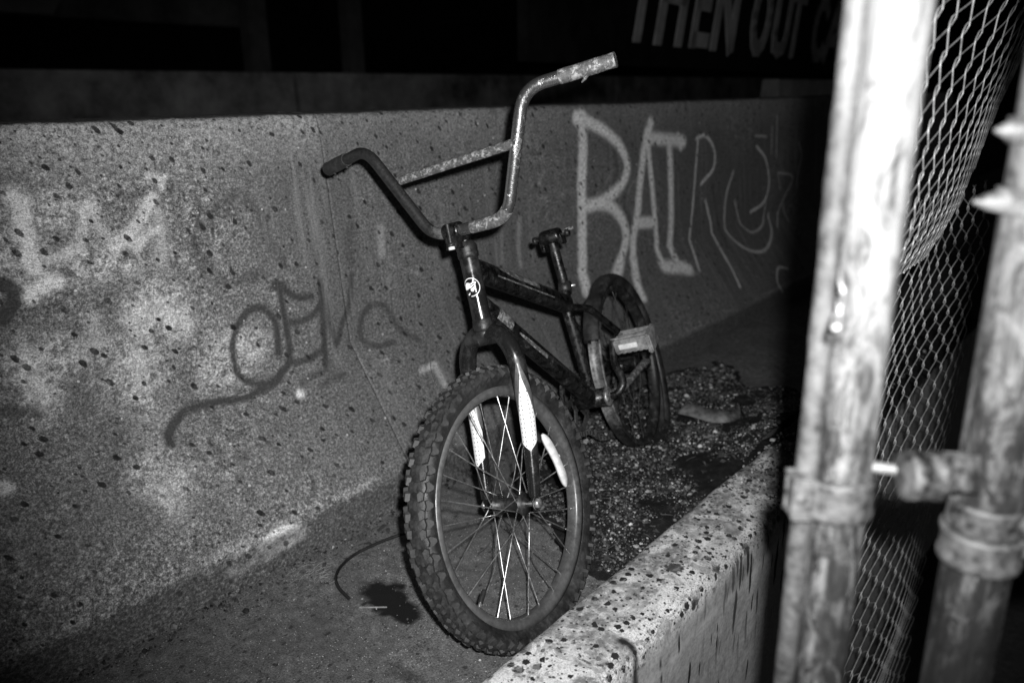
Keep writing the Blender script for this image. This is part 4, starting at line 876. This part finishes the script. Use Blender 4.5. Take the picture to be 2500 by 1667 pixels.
for i in range(5):
    a = 2*math.pi*i/5+.4; e = HD*math.cos(a)+UPR*math.sin(a); m.box(BBP-NF*.0445+e*.042, (e, np.cross(NF, e), NF), (.022, .007, .0015), .0005)
m.lathe([(.024, -.043), (.024, -.046), (.01, -.048)], BBP, NF, 20); sub(m, 'chainring', 'ringsteel', crank)
CB_ = BBP-NF*.0445; ends = [CB_-HD*.05+UPR*.055, CB_-HD*.074-UPR*.01, CB_-HD*.03-UPR*.069, CB_+HD*.03-UPR*.090, CB_+HD*.10-UPR*.135, CB_+HD*.18-UPR*.140, CB_+HD*.27-UPR*.07, AX-NF*.044-UPR*.032]
chp = dense(spline(ends, 8), .0064); m = MB()
for q0, q1, kq in zip(chp[:-1], chp[1:], range(len(chp))):
    e = q1-q0
    if np.linalg.norm(e) > 1e-5: m.box((q0+q1)/2, (e, np.cross(NF, e), NF), (.0066, .0042, .0042 if kq % 2 else .0026), .0008)
sub(m, 'chain', 'ringsteel', crank)
PC = fp((1548, 826), .110); pu = nrm(V(0, 0, 1)-.2*BACK); pu = nrm(pu-(pu@NF)*NF); pb = np.cross(pu, NF)
m = MB(); m.tube([AE-NF*.004, AE+NF*.02, PC+NF*.040], .0055, 10)
pts = []
m.box(PC-pb*.030, (NF, pb, pu), (.040, .006, .0165), .003); m.box(PC+pb*.030, (NF, pb, pu), (.040, .006, .0115), .003)
m.box(PC+NF*.040-pu*.007, (NF, pb, pu), (.006, .031, .0235), .003); m.box(PC-NF*.036, (NF, pb, pu), (.005, .028, .010), .002); m.lathe([(.013, -.04), (.015, -.03), (.012, 0), (.015, .03), (.013, .04)], PC, NF, 12)
for i in range(6): m.box(PC-pb*.031+NF*(-.034+.0135*i)-pu*.014, (NF, pb, pu), (.004, .005, .003), .001)
pedal = sub(m, 'pedal', 'pedal', crank)
m = MB(); m.box(PC-pb*.0372-NF*.006+pu*.001, (NF, pb, pu), (.022, .0016, .0062), .001); tag(sub(m, 'pedal_reflector', 'plastic', crank), None)

# ------------------------------------------------------------------ gate posts and chain-link
def vline(px, depth):
    P = at(px, depth); return P[0], P[1]
LEFTH = nrm(-RIGHT*V(1, 1, 0)); FH = nrm(FWD*V(1, 1, 0))
x1, y1 = vline((2097, 833), .58); p1 = V(x1, y1, -.80)
post = thing('gate_post', 'out-of-focus white painted steel gate post with a clamp band, right of the bicycle', 'post', tuple(p1))
m = MB(); m.tube(dense([p1, V(x1, y1, 1.9)], .05), .0206, 40); m.build('pipe', MAT['post'], post)
lb = LEFTH*.0265+FH*.004; m = MB(); pth = dense([p1+lb, V(x1, y1, 1.9)+lb], .006); m.tube(pth, [.0082*(1+.12*(fbm(i*.31, 0, 5)-.5)*2) for i in range(len(pth))], 12); m.build('tension_bar', MAT['crust'], post)
zb = (at((2020, 1190), .62))[2]; cb = V(x1, y1, zb)+lb*.16
def band(m, c, r, h, ex=.003, seg=36): m.lathe([(r, -h), (r+ex, -h*.9), (r+ex, -h*.6), (r+ex*.6, -h*.3), (r+ex*.6, h*.4), (r+ex, h*.7), (r+ex, h*.95), (r, h)], c, V(0, 0, 1), seg)
m = MB(); band(m, cb, .0262, .0165); bandp = m.build('clamp_band', MAT['rustband'], post)
m = MB(); m.box(cb+LEFTH*.030-FH*.006, (LEFTH, FH, V(0, 0, 1)), (.006, .009, .015), .002); m.lathe([(0, -.016), (.005, -.016), (.005, -.011), (0, -.011)], cb+LEFTH*.031+V(0, 0, 0), FH, 6); m.build('lug', MAT['rustband'], bandp)
bo = at((2105, 1136), .60); b1 = at((2194, 1147), .60); m = MB(); e = b1-bo; pth = [bo+e*i/60 for i in range(61)]; m.tube(pth, [.0040+(.0005 if i % 3 else -.0002) for i in range(61)], 14); m.build('bolt', MAT['bolt'], bandp)
x2, y2 = vline((2484, 833), .575); p2 = V(x2, y2, -.80)
post2 = thing('fence_post', 'rust-streaked steel fence post with hinge fittings at the right edge', 'post', tuple(p2))
m = MB(); m.tube(dense([p2, V(x2, y2, 1.9)], .05), .0252, 40); m.build('pipe', MAT['post2'], post2)
def ph2(px):
    n = FH; Q = on_plane(px, n, n@V(x2, y2, 0)); return Q
z = ph2((2385, 1325))[2]; m = MB(); band(m, V(x2, y2, z), .0262, .0145, .004); m.box(V(x2, y2, z+.006)-LEFTH*.040, (LEFTH, FH, V(0, 0, 1)), (.018, .008, .010), .003); m.build('clamp_band', MAT['rustband'], post2)
z = ph2((2400, 1250))[2]; m = MB(); band(m, V(x2, y2, z), .0258, .012, .002); m.lathe([(0, -.02), (.010, -.02), (.012, -.014), (.012, .012), (.008, .02), (0, .02)], V(x2, y2, z)-LEFTH*.030-FH*.020, LEFTH, 14); m.build('hinge_collar', MAT['rustband'], post2)
h0 = at((2206, 1158), .585); h1 = at((2296, 1163), .585); h2 = at((2360, 1150), .585); m = MB(); ax = nrm(h1-h0)
m.lathe([(0, 0), (.0172, 0), (.0186, .0012), (.0188, .009), (.0176, .010), (.0176, .020), (.0186, .0212), (.0182, np.linalg.norm(h1-h0)), (0, np.linalg.norm(h1-h0)+.001)], h0, ax, 28); m.box((h1+h2)*.5+DOWN*-.002, (ax, np.cross(ax, DOWN), DOWN), (np.linalg.norm(h2-h1)*.52, .008, .0105), .003); m.build('hinge_pin', MAT['rustband'], post2)
for px, ln in (((2447, 492), .020), ((2487, 318), .016)):
    q = ph2(px); m = MB(); band(m, V(x2, y2, q[2]), .0258, .009, .0035); m.tube([q-LEFTH*.012, q, q+LEFTH*ln*.5, q+LEFTH*ln], [.009, .0085, .006, .0015], 10); m.build('clamp_band', MAT['rustband'], post2)

def mesh_sheet(name, label, fn, ni, nj, wr, W2, H2, org, wire='wire'):
    """chain-link: wire i zigzags between columns i and i+1; fn(s, t, off) -> point, s along, t down, in metres"""
    t = thing(name, label, 'fence', tuple(org))
    ov = .0050
    for i in ni:
        pts = []
        for j in range(nj[0], nj[1]):
            odd = (j+i) % 2
            s0 = (i+odd)*W2+(ov if odd else -ov); sg = 1 if odd else -1
            # hook: approach on one face, leave on the other
            for q, dz, of in ((.62, -.0105, -sg), (.93, -.0060, -.9*sg), (1.0, 0, 0), (.93, .0060, .9*sg), (.62, .0105, sg)):
                sc = (i+.5)*W2; s = sc+(s0-sc)*q; pts.append(fn(s+random.uniform(-.0005, .0005), j*H2+dz+random.uniform(-.0005, .0005), of*wr*.95))
        m = MB(); m.tube(pts, wr, 6, False); m.build('wire', MAT[wire], t)
    return t
# upper sheet: torn mesh hanging crooked, receding to the right and curling edge-on
AX1 = [2385, 2350, 2322, 2300, 2284, 2270, 2257, 2246, 2236, 2226, 2212, 2194, 2172]; AY1 = [-130, -36, 57, 146, 229, 309, 375, 439, 497, 549, 598, 645, 690]; AR = list(range(-2, 11))
ADX = [-245, -200, -156, -113, -72, -33, 0, 33, 64, 91, 112, 129, 142, 151, 158, 163, 167, 170]; AN = list(range(-5, 13)); ASL = [.72, .68, .60, .44, .20, .02, -.06, -.18, -.32, -.45, -.58, -.68, -.75]
def fnA(s, t, off):
    i = s/.0330; j = t/.0370; n = (i-j)/2; r = j
    x1 = np.interp(r, AR, AX1); y1 = np.interp(r, AR, AY1); dx = np.interp(n, AN, ADX)*(1-.045*r); sl = np.interp(r, AR, ASL)
    d = .90+.068*n+.012*r
    return at((x1+dx, y1+sl*dx*(1-.0008*dx)), d)+V(0, 0, 0)+LEFTH*(off*1.4)-FH*off*.5
mesh_sheet('chain_link_mesh', 'upper torn chain-link mesh curling away behind the white post', fnA, range(-6, 27), (-2, 11), .00125, .0330, .0370, at((2293, 31), .93)*V(1, 1, 0)+V(0, 0, .5))
# lower sheet: mesh standing just in front of the kerb face
XM = -.375
def fnB(s, t, off):
    return V(XM+off+.010*math.sin(s*7+t*4)+.006*math.sin(t*13), 1.33+s, .72-t+.012*math.sin(s*6))
mesh_sheet('chain_link_mesh', 'lower chain-link mesh standing along the kerb face between the two posts', fnB, range(0, 21), (0, 43), .0015, .046, .0345, (XM, 1.33, -.8))

# ------------------------------------------------------------------ litter
gz = lambda px, z=0.0: on_plane(px, (0, 0, 1), z)
m = MB(); m.tube(spline([gz((1030, 1288), .012), gz((1000, 1298), .010), gz((955, 1312), .008), gz((900, 1335), .006), gz((860, 1357), .005), gz((830, 1385), .005), gz((820, 1412), .005), gz((828, 1435), .005), gz((852, 1460), .005)], 6), .0034, 10)
tag(m.build('cable', MAT['cable']), 'black cable end curving over the ground left of the front wheel', 'cable')
m = MB(); a = gz((877, 1482), .002); b = gz((945, 1481), .002); m.box((a+b)/2, (b-a, np.cross(V(0, 0, 1), b-a), V(0, 0, 1)), (np.linalg.norm(b-a)/2, .0013, .0011), .0004)
tag(m.build('stick', MAT['straw']), 'short pale stick beside the oil stain', 'stick')
def leaf(px, ln, ang, tilt, label, mat='leaf'):
    Q = hit_wall(px); g = gz(px); Q = g if (Q is None or np.linalg.norm(Q-CAM) > np.linalg.norm(g-CAM)) else Q
    n = 9; v = []; u = V(math.cos(ang), math.sin(ang), math.sin(tilt)); sdv = nrm(np.cross(u, V(.2, .1, 1)))
    for i in range(n):
        t = i/(n-1); wd = ln*.26*math.sin(math.pi*min(1, t*1.05))**.8*(1-.4*t)
        for q in (-1, -.4, 0, .4, 1): v.append(Q+V(.004, 0, .004)+u*ln*t+sdv*wd*q+V(0, 0, .25*wd*abs(q)+.1*ln*math.sin(3*t)))
    m = MB(); m.add(v, [(i*5+j, i*5+j+1, (i+1)*5+j+1, (i+1)*5+j) for i in range(n-1) for j in range(4)]); o = m.build('dead_leaf', MAT[mat])
    md = o.modifiers.new('thick', 'SOLIDIFY'); md.thickness = .0006; tag(o, label, 'leaf', 'dead leaves at the barrier foot')
leaf((920, 1300), .024, 1.2, .5, 'pointed dark leaf standing at the barrier foot near the wheel')
leaf((886, 1330), .022, .3, .2, 'curled dark leaf touching the black cable'); leaf((878, 1322), .020, 2.2, .5, 'crumpled leaf behind the black cable'); leaf((946, 1305), .018, 2.6, .3, 'small dark leaf above the cable near the tyre')
leaf((785, 1388), .018, 2.0, .1, 'dark leaf lying in the dry straw'); leaf((768, 1350), .012, .6, .2, 'tiny leaf scrap above the dry straw'); leaf((790, 1425), .012, .2, .1, 'thin dark leaf at the edge of the straw')
v = []
m = MB()
for i in range(55):
    c = gz((random.gauss(775, 38), random.gauss(1398, 13)), .002+random.random()*.004); a = random.gauss(.35, .7); l = random.uniform(.008, .034)
    d = V(math.cos(a+1.2), math.sin(a+1.2), random.uniform(-.08, .15)); p = [c-d*l*.5, c+V(random.gauss(0, .002), random.gauss(0, .002), .002), c+d*l*.5]; m.tube(p, [.0006, .0007, .0003], 4)
tag(m.build('dry_straw', MAT['straw']), 'wisps of dry straw at the foot of the barrier', 'straw', kind='stuff')
# crushed crescent of muddy plastic on the gravel
P_ = [(1655, 1010), (1690, 1018), (1740, 1032), (1785, 1030), (1812, 1015)]; Q_ = [(1672, 985), (1705, 992), (1745, 1000), (1785, 1005), (1806, 985)]
v = [gz(p, .052) for p in spline([V(*p) for p in P_], 5)]+[gz(p, .075) for p in spline([V(*p) for p in Q_], 5)]; k = len(v)//2
m = MB(); m.add(v, [(i, i+1, k+i+1, k+i) for i in range(k-1)]); o = m.build('plastic_scrap', MAT['card']); md = o.modifiers.new('thick', 'SOLIDIFY'); md.thickness = .003
tag(o, 'crescent of muddy plastic lying on the gravel behind the rear wheel', 'scrap')
# loose wire hanging beside the tyre
wq = [(1062, 760), (1055, 800), (1050, 850), (1052, 900), (1062, 935), (1070, 950)]; m = MB(); m.tube(spline([at(p, 1.52) for p in wq], 5), .0006, 5)
tag(m.build('thin_wire', MAT['cable']), 'thin dark wire hanging against the barrier left of the fork', 'wire')
